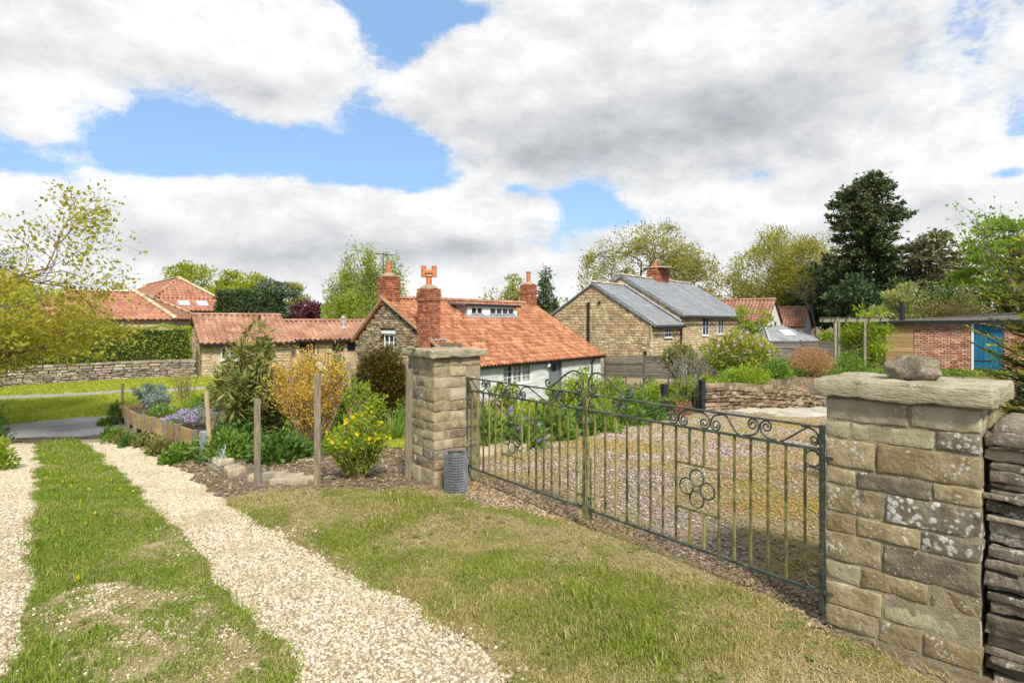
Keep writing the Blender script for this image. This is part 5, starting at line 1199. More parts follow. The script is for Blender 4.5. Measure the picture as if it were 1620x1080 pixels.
# ------------------------------------------------------------------ board fences, pergola, handrail
def board_fence(label, A, B, z0, z1, n, seed):
    A = np.array(A); B = np.array(B); Ln = float(np.linalg.norm(B - A)); t = thing('board_fence', label, 'fence', (A[0], A[1], z0), math.atan2(*(B - A)[::-1])); rg = random.Random(seed); H = z1 - z0
    np_ = max(2, int(Ln / 1.8) + 1)
    for k in range(np_): MB().box((-.05, 0, -1.2), (.05, .09, H + .05)).build('post', 'fence_wood', t, loc=(Ln * k / (np_ - 1), .04, 0))
    seg = np_ - 1
    for s in range(seg):
        for k in range(n):
            z = H * k / n; MB().box((0, -.012, 0), (Ln / seg - .006, .012, H / n * 1.0 - .012)).build('slat', 'fence_wood', t, loc=(Ln * s / seg, .0, z), rot=(-.10, rg.uniform(-.004, .004), 0))
board_fence('dark horizontal board fence between cottage and stone house', (4.75, 31.0), (8.4, 29.6), -1.25, -.12, 9, 1)
board_fence('dark horizontal board fence in front of the slate sunroom', (10.2, 31.2), (18.6, 29.2), -.75, .62, 9, 2)
pg = thing('pergola', 'rustic timber pergola left of the brick shed', 'pergola', (12.78, 24.0, -.3), 0)
for k, x in enumerate((0, .62, 1.16, 1.66)): MB().box((-.05, -.05, -.2), (.05, .05, 1.86)).build('post', 'pergola_wood', pg, loc=(x, .9 * (k % 2), 0), bevel=.006)
for y in (0, .9): MB().bar((-.15, y, 1.92), (2.1, y, 1.95), .08, .12).build('beam', 'pergola_wood', pg)
for k in range(5): MB().bar((-.02 + .45 * k, -.25, 2.02), (-.02 + .45 * k, 1.15, 2.03), .05, .07).build('rafter', 'pergola_wood', pg)
hr = thing('handrail', 'black metal handrail beside the steps at the cottage end', 'handrail', (3.9, 26.0, -1.9), .5)
MB().tube([(0, 0, .55), (.75, 0, 1.05), (1.25, 0, 1.05)], .025, 6).build('top_rail', 'black_iron', hr); MB().tube([(0, 0, .2), (.75, 0, .7), (1.25, 0, .7)], .018, 6).build('mid_rail', 'black_iron', hr)
for x, z in ((0, .55), (.75, 1.05), (1.25, 1.05)): MB().tube([(x, 0, -.3), (x, 0, z)], .022, 6).build('upright', 'black_iron', hr)
post('weathered post with cross rail standing behind the golden shrub', 552, 572, 660, 5, 'wood_grey', Y=9.6)
# ------------------------------------------------------------------ foliage palette
leafmat('leaf_cherry', [(.22, .15, .03), (.32, .28, .04), (.36, .37, .055), (.27, .33, .055)], .45, 1.0)
leafmat('leaf_dark', [(0.021, 0.038, 0.017), (0.044, 0.078, 0.028), (0.086, 0.129, 0.044)], .15, 1.0)
leafmat('leaf_hedge', [(.10, .16, .02), (.21, .28, .035), (.40, .40, .05)], .3, .8)
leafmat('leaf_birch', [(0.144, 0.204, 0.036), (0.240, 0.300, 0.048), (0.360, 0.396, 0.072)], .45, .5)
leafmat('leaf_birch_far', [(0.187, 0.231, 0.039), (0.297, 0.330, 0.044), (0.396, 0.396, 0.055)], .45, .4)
leafmat('leaf_pale', [(.20, .22, .08), (.30, .31, .12), (.38, .38, .17)], .4, .6)
leafmat('leaf_bluegreen', [(.06, .09, .06), (.11, .15, .10), (.17, .21, .14)], .25, .8)
leafmat('leaf_copper', [(0.046, 0.016, 0.023), (0.098, 0.033, 0.046), (0.169, 0.065, 0.078)], .3, .8)
leafmat('leaf_oak', [(0.187, 0.187, 0.033), (0.297, 0.286, 0.055), (0.363, 0.330, 0.077)], .45, .4)
leafmat('leaf_willow', [(0.163, 0.163, 0.031), (0.275, 0.263, 0.050), (0.375, 0.350, 0.075)], .4, .35)
leafmat('leaf_sequoia', [(.024, .042, .014), (.05, .075, .022), (.11, .125, .035)], .12, .5)
leafmat('leaf_fir', [(0.039, 0.065, 0.033), (0.078, 0.111, 0.052), (0.130, 0.156, 0.072)], .15, .6)
leafmat('leaf_pine', [(0.070, 0.077, 0.042), (0.140, 0.140, 0.070), (0.210, 0.196, 0.105)], .15, .8)
leafmat('leaf_maple', [(0.088, 0.163, 0.025), (0.175, 0.275, 0.037), (0.300, 0.388, 0.062)], .5, .6)
leafmat('leaf_tan', [(.17, .13, .06), (.27, .22, .11), (.26, .26, .09)], .35, .8)
leafmat('leaf_yew', [(.04, .06, .014), (.09, .12, .025), (.18, .20, .04)], .2, 3.0)
leafmat('leaf_yew_tip', [(.28, .30, .045), (.42, .42, .08), (.44, .34, .06)], .4, 3.0)
leafmat('leaf_white', [(.42, .45, .28), (.58, .60, .42)], .4, 3.0)
leafmat('leaf_brownyew', [(.02, .024, .008), (.04, .038, .01), (.10, .065, .014), (.28, .155, .025)], .2, 3.0)
leafmat('leaf_gold', [(0.391, 0.196, 0.034), (0.575, 0.345, 0.046), (0.598, 0.460, 0.081), (0.460, 0.414, 0.069)], .4, 3.0)
leafmat('leaf_olive', [(.055, .08, .02), (.13, .155, .04), (.23, .23, .075), (.31, .21, .085)], .3, 2.5)
leafmat('leaf_lime', [(.14, .21, .02), (.24, .32, .03), (.34, .40, .06)], .45, 2.5)
leafmat('leaf_mid', [(0.065, 0.130, 0.019), (0.130, 0.221, 0.033), (0.221, 0.312, 0.052)], .35, 2.5)
leafmat('leaf_deep', [(0.038, 0.083, 0.018), (0.075, 0.150, 0.030), (0.135, 0.210, 0.045)], .3, 2.5)
leafmat('leaf_glaucous', [(.10, .16, .14), (.18, .25, .22), (.26, .33, .29)], .25, 2.5)
leafmat('leaf_rhodo', [(0.115, 0.161, 0.023), (0.253, 0.287, 0.040), (0.414, 0.414, 0.092)], .35, 1.5)
leafmat('leaf_rust', [(.22, .11, .06), (.36, .19, .10), (.42, .26, .14)], .3, 2.0)
leafmat('petal_yellow', [(.62, .50, .01), (.75, .62, .02)], .35); leafmat('petal_blue', [(.20, .19, .52), (.33, .30, .68)], .35); leafmat('petal_mauve', [(.34, .26, .48), (.48, .40, .60)], .35)
leafmat('petal_pink', [(.55, .28, .46), (.68, .44, .60)], .35); leafmat('petal_magenta', [(.32, .07, .17), (.46, .14, .28)], .35); leafmat('petal_white', [(.70, .70, .68), (.8, .8, .78)], .3)
leafmat('petal_palepink', [(.58, .42, .46), (.70, .56, .58)], .35)
mat('bark', (.085, .07, .05), (.19, .16, .12), scale=6, var=.05, bump=.6, bscale=25, rough=.95)
mat('bark_pale', (.22, .20, .16), (.36, .33, .27), scale=6, var=.1, bump=.4, bscale=25, rough=.9)
mat('bark_red', (.14, .075, .045), (.24, .14, .085), scale=6, var=.05, bump=.6, bscale=25, rough=.95)
mat('twig', (.24, .17, .10), (.38, .29, .19), scale=6, var=.1, rough=.9)
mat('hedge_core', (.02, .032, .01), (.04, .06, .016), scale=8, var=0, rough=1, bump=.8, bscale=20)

# ------------------------------------------------------------------ leaves, trunks
def unit(v): return v / np.maximum(np.linalg.norm(v, axis=-1, keepdims=True), 1e-9)
def leaves(name, P, size, m, parent, rs, aspect=.55, d=None, up=.3, sv=.5, kind=None, wild=1.0):
    """one leaf-shaped face per point: d = direction a leaf points, up = how far blades lie flat"""
    P = np.asarray(P, float); n = len(P)
    dd = rs.normal(size=(n, 3)) * wild
    if d is not None: dd = dd * .6 + np.asarray(d)
    dd = unit(dd); nn = rs.normal(size=(n, 3)) + np.array([0, 0, up * 2.5]); side = unit(np.cross(dd, nn))
    l = size * rs.uniform(1 - sv, 1 + sv, (n, 1)); w = l * aspect
    V = np.stack([P, P + dd * l * .45 + side * w * .5, P + dd * l, P + dd * l * .45 - side * w * .5], 1).reshape(-1, 3)
    me = npmesh(name, V, np.arange(4 * n).reshape(-1, 4)); o = obj(name, me, m, parent)
    if kind: o['kind'] = kind
    return o
def limb(a, b, rs, sag=.12, n=5):
    a = np.array(a, float); b = np.array(b, float); L_ = np.linalg.norm(b - a); c = (a + b) / 2 + rs.normal(size=3) * L_ * .08 + np.array([0, 0, L_ * sag]); t = np.linspace(0, 1, n)[:, None]
    return (1 - t) ** 2 * a + 2 * t * (1 - t) * c + t * t * b
def dims(px0, px1, ytop, Y, zb=None):
    X = ((px0 + px1) / 2 - HX) / F * Y; W = (px1 - px0) / F * Y; zt = EYE + (HY - ytop) / F * Y; zb = gz1(X, Y) if zb is None else zb
    return X, W, zt - zb, zb
def clump_tree(name, label, px0, px1, ytop, Y, m, n=7000, leaf=.25, nc=40, crown=.3, bark='bark', tr=None, seed=0, flat=1.0, cr=.2, weep=0.0, cat='tree', group=None, prof=None, zb=None, low=None, aspect=.55, shell=.5, limbs=True, gap=0.0):
    """trunk, limbs to every leaf clump, crown of clumps; crown = height where the crown starts (fraction)"""
    rs = np.random.RandomState(seed + 1); X, W, H, zb = dims(px0, px1, ytop, Y, zb)
    t = thing(name, label, cat, (X, Y, zb - .05), 0, group); tr = tr or H * .018
    cz = H * (crown + 1) / 2; rz_ = H * (1 - crown) / 2 * .95; rx = W / 2 * .86; C = []
    while len(C) < nc:
        v = unit(rs.normal(size=3)); r = rs.rand() ** shell; p = v * r
        q = np.array([p[0] * rx, p[1] * rx * .85, p[2] * rz_])
        if prof is not None:
            f = (q[2] + rz_) / (2 * rz_); k = np.interp(f, *prof); a = rs.uniform(0, 6.283); rr = rx * k * rs.rand() ** .45; q = np.array([rr * math.cos(a), rr * math.sin(a) * .85, q[2]])
        C.append(q + np.array([0, 0, cz]))
    C = np.array(C); mb = MB(); topz = cz + rz_ * .6
    mb.tube([(0, 0, 0), (.02 * H * rs.normal(), 0, H * .2), (.03 * W * rs.normal(), .0, topz * .6), (0, 0, topz)], [tr * 1.25, tr, tr * .7, tr * .15], 7)
    if limbs:
        for c in C:
            z0 = max(H * min(crown, .25) * .9, min(c[2] * rs.uniform(.45, .8), topz * .9)); k = 1 - z0 / H; p = limb((0, 0, z0), c, rs)
            mb.tube(p, list(np.linspace(tr * .45 * k + .01, tr * .08 + .004, len(p))), 4, cap=False)
    mb.build('trunk', bark, t, smooth=True)
    w = rs.uniform(.5, 1.5, nc); w /= w.sum(); cnt = rs.multinomial(n, w); PP = []; DD = []
    for c, k in zip(C, cnt):
        r = cr * W * rs.uniform(.65, 1.25); v = unit(rs.normal(size=(k, 3))); rad = rs.rand(k, 1) ** .5; q = v * rad * np.array([r, r, r * .62 * flat])
        if weep: q[:, 2] -= weep * H * rs.rand(k) ** 1.2; q[:, :2] *= .6
        PP.append(c + q); DD.append(unit(c - np.array([0, 0, cz * .8])) * .5 + v * .6 + np.array([0, 0, -.8 if weep else .1]))
    PP = np.concatenate(PP); DD = np.concatenate(DD); ok = PP[:, 2] > (low if low is not None else .04 * H)
    leaves('crown', PP[ok], leaf, m, t, rs, aspect, DD[ok]); return t
def branchy(name, label, px0, px1, ytop, Y, m, leaf=.2, per=6, levels=4, seed=0, bark='bark', spread=.75, trunk=.28, tr=None, cat='tree', zb=None, kids=(3, 4), keep=None, jit=.5, aspect=.6, up=.25, group=None, dome=False):
    """open tree: every bough is drawn, leaves sit at the twigs"""
    rs = np.random.RandomState(seed + 5); X, W, H, zb = dims(px0, px1, ytop, Y, zb)
    segs = []; tips = []
    def grow(p, d, ln, r, lv):
        n = 4; pts = [p]; q = p.copy(); dd = d.copy()
        for i in range(n):
            dd = unit(dd + rs.normal(size=3) * .16 + np.array([0, 0, up * .25])); q = q + dd * ln / n; pts.append(q.copy())
        segs.append((np.array(pts), r, r * .5, lv))
        if lv == levels: 
            tips.extend([(pts[2], dd), (pts[3], dd), (pts[4], dd)]); return
        if lv == levels - 1: tips.append((pts[4], dd))
        k = rs.randint(kids[0], kids[1] + 1)
        for j in range(k):
            s = pts[min(n, 2 + (j % 3))] if lv else pts[n - (j % 2)]
            v = rs.normal(size=3); v -= dd * v.dot(dd); v = unit(v); nd = unit(dd * rs.uniform(.5, 1) + v * spread * rs.uniform(.6, 1.2))
            grow(s, nd, ln * rs.uniform(.6, .82), r * .55, lv + 1)
    tr = tr or H * .02
    grow(np.zeros(3), np.array([0, 0, 1.0]), H * trunk, tr, 0)
    A = np.concatenate([s[0] for s in segs]); lo = A.min(0); hi = A.max(0); hw = np.percentile(np.abs(A[:, 0]), 97); hd = np.percentile(np.abs(A[:, 1]), 97); hi[2] = np.percentile(A[:, 2], 99)
    sc_ = np.array([W / 2 / hw, W / 2 / hd, H / hi[2]]); 
    t = thing(name, label, cat, (X, Y, zb - .05), 0, group); mb = MB()
    def fit(q):      # a grazing-tree outline: boughs end on a rounded crown
        q = q * sc_
        if dome:
            c = np.array([0, 0, .52 * H]); e = (q - c) / np.array([W / 2, W / 2, .48 * H]); r = np.linalg.norm(e, axis=-1, keepdims=True)
            q = np.where((r > 1) & (q[..., 2:3] > .3 * H), c + (q - c) / np.maximum(r, 1e-6), q)
        return q
    for pts, r0, r1, lv in segs: mb.tube(fit(pts), list(np.linspace(r0, r1, len(pts))), 7 if lv == 0 else (5 if lv < 2 else 3), cap=False)
    mb.build('trunk', bark, t, smooth=True)
    T = fit(np.array([a for a, _ in tips])); D = np.array([b for _, b in tips]); T = np.repeat(T, per, 0); D = np.repeat(D, per, 0); T = T + rs.normal(size=T.shape) * leaf * jit * 2
    if keep is not None: ok = keep(T, H, rs); T, D = T[ok], D[ok]
    if m: leaves('crown', T, leaf, m, t, rs, aspect, D * .6)
    return t
def conifer(name, label, px0, px1, ytop, Y, m, n=9000, leaf=.3, rows=34, per=6, seed=0, droop=.25, prof=((0, .15, 1), (.9, 1, .05)), bark='bark', start=.08, aspect=.4, rough=.3, spread=.10, cat='tree', zb=None):
    rs = np.random.RandomState(seed + 9); X, W, H, zb = dims(px0, px1, ytop, Y, zb); t = thing(name, label, cat, (X, Y, zb - .05), 0); mb = MB(); tr = H * .022
    mb.tube([(0, 0, 0), (0, 0, H * .5), (0, 0, H * .97)], [tr * 1.3, tr * .8, tr * .1], 8); PP = []; DD = []; tot = rows * per; B = []
    for i in range(rows):
        f = i / (rows - 1); z = H * (start + (.97 - start) * f); R = W / 2 * np.interp(f, *prof)
        for k in range(per):
            a = rs.uniform(0, 6.283); l = R * rs.uniform(1 - rough, 1.05); d = np.array([math.cos(a), math.sin(a), 0])
            s = np.linspace(0, 1, 5)[:, None]; p = np.array([0, 0, z]) + d * l * s + np.array([0, 0, 1]) * (-droop * l * np.sin(s * 2.2) + droop * .35 * l * s); mb.tube(p, list(np.linspace(tr * .22, .01, 5)), 3, cap=False); B.append((p, l, d))
    mb.build('trunk', bark, t, smooth=True); w = np.array([b[1] for b in B]); cnt = rs.multinomial(n, w / w.sum())
    for (p, l, d), k in zip(B, cnt):
        s = rs.rand(k) ** .65; q = np.stack([np.interp(s, np.linspace(0, 1, 5), p[:, i]) for i in range(3)], 1); wd_ = spread * W * (1.15 - s)[:, None] + .05
        q += rs.normal(size=(k, 3)) * wd_ * np.array([1, 1, .45]); PP.append(q); DD.append(np.repeat(d[None] + np.array([[0, 0, -.15]]), k, 0))
    leaves('crown', np.concatenate(PP), leaf, m, t, rs, aspect, np.concatenate(DD)); return t

# ------------------------------------------------------------------ trees, far to near
branchy('oak_tree', 'big spreading oak with thin new leaves behind the slate house', 915, 1132, 353, 60, 'leaf_oak', leaf=.19, per=5, dome=True, levels=5, seed=4, spread=.95, trunk=.22, kids=(4, 4), tr=.30, up=.10, jit=.75, bark='bark')
clump_tree('willow_tree', 'broad yellow green dome shaped tree right of the oak', 1132, 1350, 364, 62, 'leaf_willow', 42000, .24, 260, .05, 'bark_pale', seed=3, cr=.085, aspect=.4, flat=1.5, shell=.42)
clump_tree('evergreen_tree', 'dark evergreen tree behind the bare slender tree', 1255, 1350, 418, 56, 'leaf_dark', 7000, .3, 40, .0, seed=5, cr=.2)
branchy('bare_tree', 'slender almost leafless grey tree left of the giant conifer', 1258, 1328, 428, 52, 'leaf_willow', leaf=.16, per=1, levels=4, seed=8, spread=.62, trunk=.22, bark='bark_pale', tr=.06, up=.45, keep=lambda T, H, rs: rs.rand(len(T)) < .6)
conifer('giant_conifer', 'towering dark conifer, the tallest tree in the view', 1303, 1446, 266, 48, 'leaf_sequoia', 44000, .25, 44, 7, 2, .22, ((0, .12, .30, .5, .62, .8, .92, 1), (.78, 1.0, .92, .95, .82, .86, .66, .22)), 'bark_red', .06, .5, .42, .055)
clump_tree('evergreen_shrub', 'dark evergreen mass under the tall conifer', 1315, 1440, 425, 44, 'leaf_dark', 7000, .26, 40, .0, seed=15, cr=.17)
conifer('pine_tree', 'flat topped brownish pine behind the brick shed', 1395, 1540, 366, 46, 'leaf_pine', 8000, .34, 12, 7, 6, .05, ((0, .3, .7, 1), (.55, 1, .85, .4)), 'bark_red', .42, .45, .4, .075)
clump_tree('evergreen_shrub', 'olive green evergreen clump below the flat topped pine', 1405, 1520, 440, 40, 'leaf_fir', 6000, .24, 34, .0, seed=16, cr=.18)
clump_tree('maple_tree', 'fresh green layered tree above the shed at right', 1488, 1720, 322, 32, 'leaf_maple', 15000, .19, 110, .18, 'bark', seed=17, cr=.085, flat=.4, prof=((0, .3, .65, 1), (.9, 1, .75, .25)))
branchy('maple_tree', 'airy bright green branches overhanging at the right edge', 1500, 1690, 318, 26, 'leaf_maple', leaf=.15, per=5, levels=4, seed=12, spread=.8, trunk=.35, up=.15, jit=1.0)
clump_tree('pale_shrub', 'pale grey green bushes behind the shed roof', 1378, 1480, 442, 31, 'leaf_pale', 5200, .15, 40, .0, seed=18, cr=.17, cat='shrub')
clump_tree('tan_shrub', 'tan and straw coloured bushes behind the shed roof', 1440, 1580, 452, 30, 'leaf_tan', 5200, .13, 40, .0, seed=19, cr=.16, cat='shrub')
clump_tree('climbing_plant', 'yellow green climber grown over the pergola', 1328, 1412, 478, 25.2, 'leaf_lime', 4200, .11, 34, .05, 'twig', seed=20, cr=.17, cat='climber', tr=.03)
clump_tree('garden_shrub', 'yellow green hedge shrub behind the pergola posts', 1290, 1345, 515, 33, 'leaf_lime', 2500, .14, 22, .0, seed=21, cr=.2, cat='shrub')
conifer('fir_tree', 'narrow pointed dark fir right of the cottage chimneys', 836, 892, 416, 47, 'leaf_fir', 8000, .26, 26, 6, 3, .18, ((0, .2, .5, .8, 1), (1, .95, .7, .33, .03)), 'bark', .06, .35, .35, .09)
clump_tree('birch_tree', 'light yellowish tree behind the cottage ridge, left of the fir', 762, 848, 432, 54, 'leaf_pale', 4200, .28, 34, .25, 'bark_pale', seed=22, cr=.17)
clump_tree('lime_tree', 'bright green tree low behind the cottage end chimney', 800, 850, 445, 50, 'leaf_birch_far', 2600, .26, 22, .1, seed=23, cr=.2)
clump_tree('willow_tree', 'tall weeping green tree behind the cottage gable', 505, 664, 380, 40, 'leaf_birch', 24000, .19, 100, .12, 'bark_pale', seed=24, cr=.15, weep=.20, aspect=.34, prof=((0, .25, .6, 1), (.85, 1, .85, .45)))
clump_tree('willow_tree', 'denser lower willow in front of the tall weeping tree', 508, 606, 425, 36, 'leaf_birch', 9000, .17, 40, .0, 'bark', seed=25, cr=.17, weep=.18, aspect=.34)
clump_tree('copper_tree', 'round dark purple leaved tree behind the outbuilding', 452, 516, 466, 45, 'leaf_copper', 3800, .22, 34, .1, seed=26, cr=.18)
clump_tree('cedar_tree', 'blue grey cedar above the clipped block hedge', 408, 472, 430, 52, 'leaf_bluegreen', 5000, .26, 28, .1, seed=27, cr=.18, flat=.5)
clump_tree('pale_tree', 'pale green tree between the cedar and the purple tree', 440, 492, 444, 56, 'leaf_pale', 2800, .30, 26, .1, seed=28, cr=.2)
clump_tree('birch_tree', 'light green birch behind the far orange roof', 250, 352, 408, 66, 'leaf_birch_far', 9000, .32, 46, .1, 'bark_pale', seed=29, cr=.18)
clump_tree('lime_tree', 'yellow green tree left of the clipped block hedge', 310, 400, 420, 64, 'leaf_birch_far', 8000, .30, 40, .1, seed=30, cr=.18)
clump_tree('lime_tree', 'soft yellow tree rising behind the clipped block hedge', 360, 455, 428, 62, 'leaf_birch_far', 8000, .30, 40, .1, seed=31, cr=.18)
clump_tree('small_tree', 'small yellow green tree in front of the white house', 1158, 1222, 478, 33, 'leaf_lime', 1500, .14, 22, .25, 'bark', seed=32, cr=.16, cat='tree')
# distant tree line closing the view
def woods(name, px0, px1, ytop, Y, m, seed, n=9000, leaf=.6):
    rs = np.random.RandomState(seed); X0, X1 = (px0 - HX) / F * Y, (px1 - HX) / F * Y; k = int((X1 - X0) / 7) + 1; PP = []
    for i in range(k):
        x = X0 + (X1 - X0) * (i + .5) / k; h = (EYE + (HY - ytop) / F * Y + 1.5) * rs.uniform(.7, 1.1)
        for j in range(5):
            c = np.array([x + rs.uniform(-4, 4), Y + rs.uniform(-5, 5), -1 + h * rs.uniform(.25, .8)]); r = rs.uniform(2, 4.2); v = unit(rs.normal(size=(n // (k * 5), 3))); PP.append(c + v * (rs.rand(len(v), 1) ** .4) * np.array([r, r, r * .8]))
    tag(leaves(name, np.concatenate(PP), leaf, m, None, rs, .6), kind='stuff')
woods('distant_wood', -200, 700, 470, 95, 'leaf_birch', 61, 9000); woods('distant_wood', 700, 1250, 478, 90, 'leaf_mid', 62, 7000); woods('distant_wood', 1250, 1850, 430, 75, 'leaf_dark', 63, 9000)

# clipped hedges
def hedge(label, A, B, th, z0, z1, m, n, leaf, seed, name='hedge', round_=.12):
    rs = np.random.RandomState(seed); A = np.array(A, float); B = np.array(B, float); Ln = np.linalg.norm(B - A); t = thing(name, label, 'hedge', (A[0], A[1], z0), math.atan2(*(B - A)[::-1])); H = z1 - z0
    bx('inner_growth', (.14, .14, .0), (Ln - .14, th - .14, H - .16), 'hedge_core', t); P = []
    ar = [Ln * H, Ln * H, Ln * th, th * H, th * H]; cnt = rs.multinomial(n, np.array(ar) / sum(ar)); nrm = []
    for k, (c, f) in enumerate(zip(cnt, range(5))):
        u, v = rs.rand(c), rs.rand(c); z = np.zeros(c)
        q = [np.stack([u * Ln, z, v * H], 1), np.stack([u * Ln, z + th, v * H], 1), np.stack([u * Ln, v * th, z + H], 1), np.stack([z, u * th, v * H], 1), np.stack([z + Ln, u * th, v * H], 1)][k]
        P.append(q); nrm.append(np.repeat(np.array([[(0, -1, 0), (0, 1, 0), (0, 0, 1), (-1, 0, 0), (1, 0, 0)][k]], float), c, 0))
    P = np.concatenate(P); nrm = np.concatenate(nrm); wv = .05 * np.sin(P[:, 0] * 2.1 + seed) + .04 * np.sin(P[:, 0] * 5.3 + P[:, 2] * 4) + .03 * np.sin(P[:, 2] * 9 + P[:, 0] * 3)
    P += nrm * (wv[:, None] - rs.rand(len(P), 1) * .14); leaves('foliage', P, leaf, m, t, rs, .6, nrm * .7); return t
hd = (WALL_B - WALL_A) / np.linalg.norm(WALL_B - WALL_A); hn = np.array([-hd[1], hd[0]])
hedge('long clipped yellow green hedge on top of the boundary wall', WALL_A + hn * .1, WALL_B + hd * .02 + hn * .1, .95, -.30, 1.36, 'leaf_hedge', 34000, .07, 71)
hedge('tall clipped dark block hedge behind the outbuilding roof', (-19.6, 40.0), (-15.7, 40.3), 2.2, -1, 3.62, 'leaf_dark', 9000, .16, 72)

# ------------------------------------------------------------------ near trees at both edges
def cherry_keep(T, H, rs): return rs.rand(len(T)) < np.where(T[:, 2] > H * .62, .6, .9)
branchy('cherry_tree', 'bronze leaved cherry hanging in from the left edge', -500, 70, 255, 12.2, 'leaf_cherry', leaf=.095, per=5, levels=5, seed=31, spread=.85, trunk=.22, tr=.07, kids=(3, 4), jit=.8, keep=cherry_keep, up=.05, bark='bark_red')
clump_tree('cherry_tree', 'low spreading cherry crown over the hedge at left', -460, 196, 408, 15.0, 'leaf_cherry', 34000, .105, 190, .30, 'bark_red', seed=33, cr=.085, flat=.5, prof=((0, .3, .7, 1), (.55, 1, .85, .3)))
conifer('weeping_conifer', 'dark drooping evergreen at the left edge behind the cherry', -95, 62, 385, 30, 'leaf_fir', 7000, .2, 26, 6, 7, .5, ((0, .3, .7, 1), (.9, 1, .8, .3)), start=.04, aspect=.35)
# yew at the right edge behind the dry-stone wall: flat sprays of needles, golden tips
yw = thing('yew_bush', 'dark yew with golden tips rising behind the dry stone wall', 'shrub', (3.90, 4.2, 0), 0)
rs = np.random.RandomState(90); mb = MB(); Pd, Dd, Pt, Dt = [], [], [], []
mb.tube([(.1, .1, 0), (.1, .05, 1.2), (.0, 0, 2.5)], [.06, .05, .012], 6)
for k in range(560):
    h = .75 + 1.7 * rs.rand() ** 1.15; a = rs.uniform(0, 6.283); R = .62 * np.interp(h, [.7, 1.2, 1.8, 2.5], [.9, 1.0, .72, .22]) * rs.uniform(.55, 1.08); b0 = np.array([.05, .05, h - .25 * R]); e = np.array([.05 + R * math.cos(a), .05 + R * math.sin(a), h + rs.uniform(.02, .22)])
    p = limb(b0, e, rs, .05, 6); mb.tube(p, list(np.linspace(.008, .002, 6)), 3, cap=False)
    d = unit(p[-1] - p[-2]); sd = unit(np.cross(d, [0, 0, 1])); gold = rs.rand() < .6
    for j in range(34):
        f = .45 + .58 * j / 33; q = np.array([np.interp(f, np.linspace(0, 1, 6), p[:, i]) for i in range(3)]) if f <= 1 else p[-1] + d * (f - 1) * R
        for s in (-1, 1):
            v = unit(d * .7 + sd * s + rs.normal(size=3) * .25); (Pt if gold and f > .78 else Pd).append(q); (Dt if gold and f > .78 else Dd).append(v)
    if rs.rand() < .5:
        for s in (-1, 1):
            q0 = p[3]; v = unit(d * .6 + sd * s + np.array([0, 0, rs.uniform(-.1, .4)])); l = rs.uniform(.06, .14)
            for j in range(16):
                q = q0 + v * l * j / 15; w2 = unit(np.cross(v, [0, 0, 1]))
                for s2 in (-1, 1): tp = gold and j > 9; (Pt if tp else Pd).append(q); (Dt if tp else Dd).append(unit(v * .7 + w2 * s2 + rs.normal(size=3) * .25))
mb.build('stem', 'bark_red', yw, smooth=True)
leaves('foliage', np.array(Pd), .028, 'leaf_yew', yw, rs, .36, np.array(Dd) * 3, wild=.4); leaves('golden_tips', np.array(Pt), .028, 'leaf_yew_tip', yw, rs, .36, np.array(Dt) * 3, wild=.4)

# ------------------------------------------------------------------ shrubs and garden plants
def petals(name, P, size, m, parent, rs, n=5, up=None):
    P = np.asarray(P, float); k = len(P); P = np.repeat(P, n, 0); a = np.tile(np.arange(n) * 2 * math.pi / n, k) + np.repeat(rs.uniform(0, 6, k), n)
    nn = unit(np.repeat(rs.normal(size=(k, 3)) * .5 + np.array([0, -.35, .8]), n, 0)); u = unit(np.cross(nn, rs.normal(size=3) + np.array([.3, .1, 0]))); v = np.cross(nn, u)
    d = u * np.cos(a)[:, None] + v * np.sin(a)[:, None] + nn * .35; side = unit(np.cross(d, nn)); l = size * rs.uniform(.8, 1.2, (k * n, 1)) * .55
    V = np.stack([P, P + d * l * .55 + side * l * .42, P + d * l, P + d * l * .55 - side * l * .42], 1).reshape(-1, 3)
    return obj(name, npmesh(name, V, np.arange(4 * k * n).reshape(-1, 4)), m, parent)
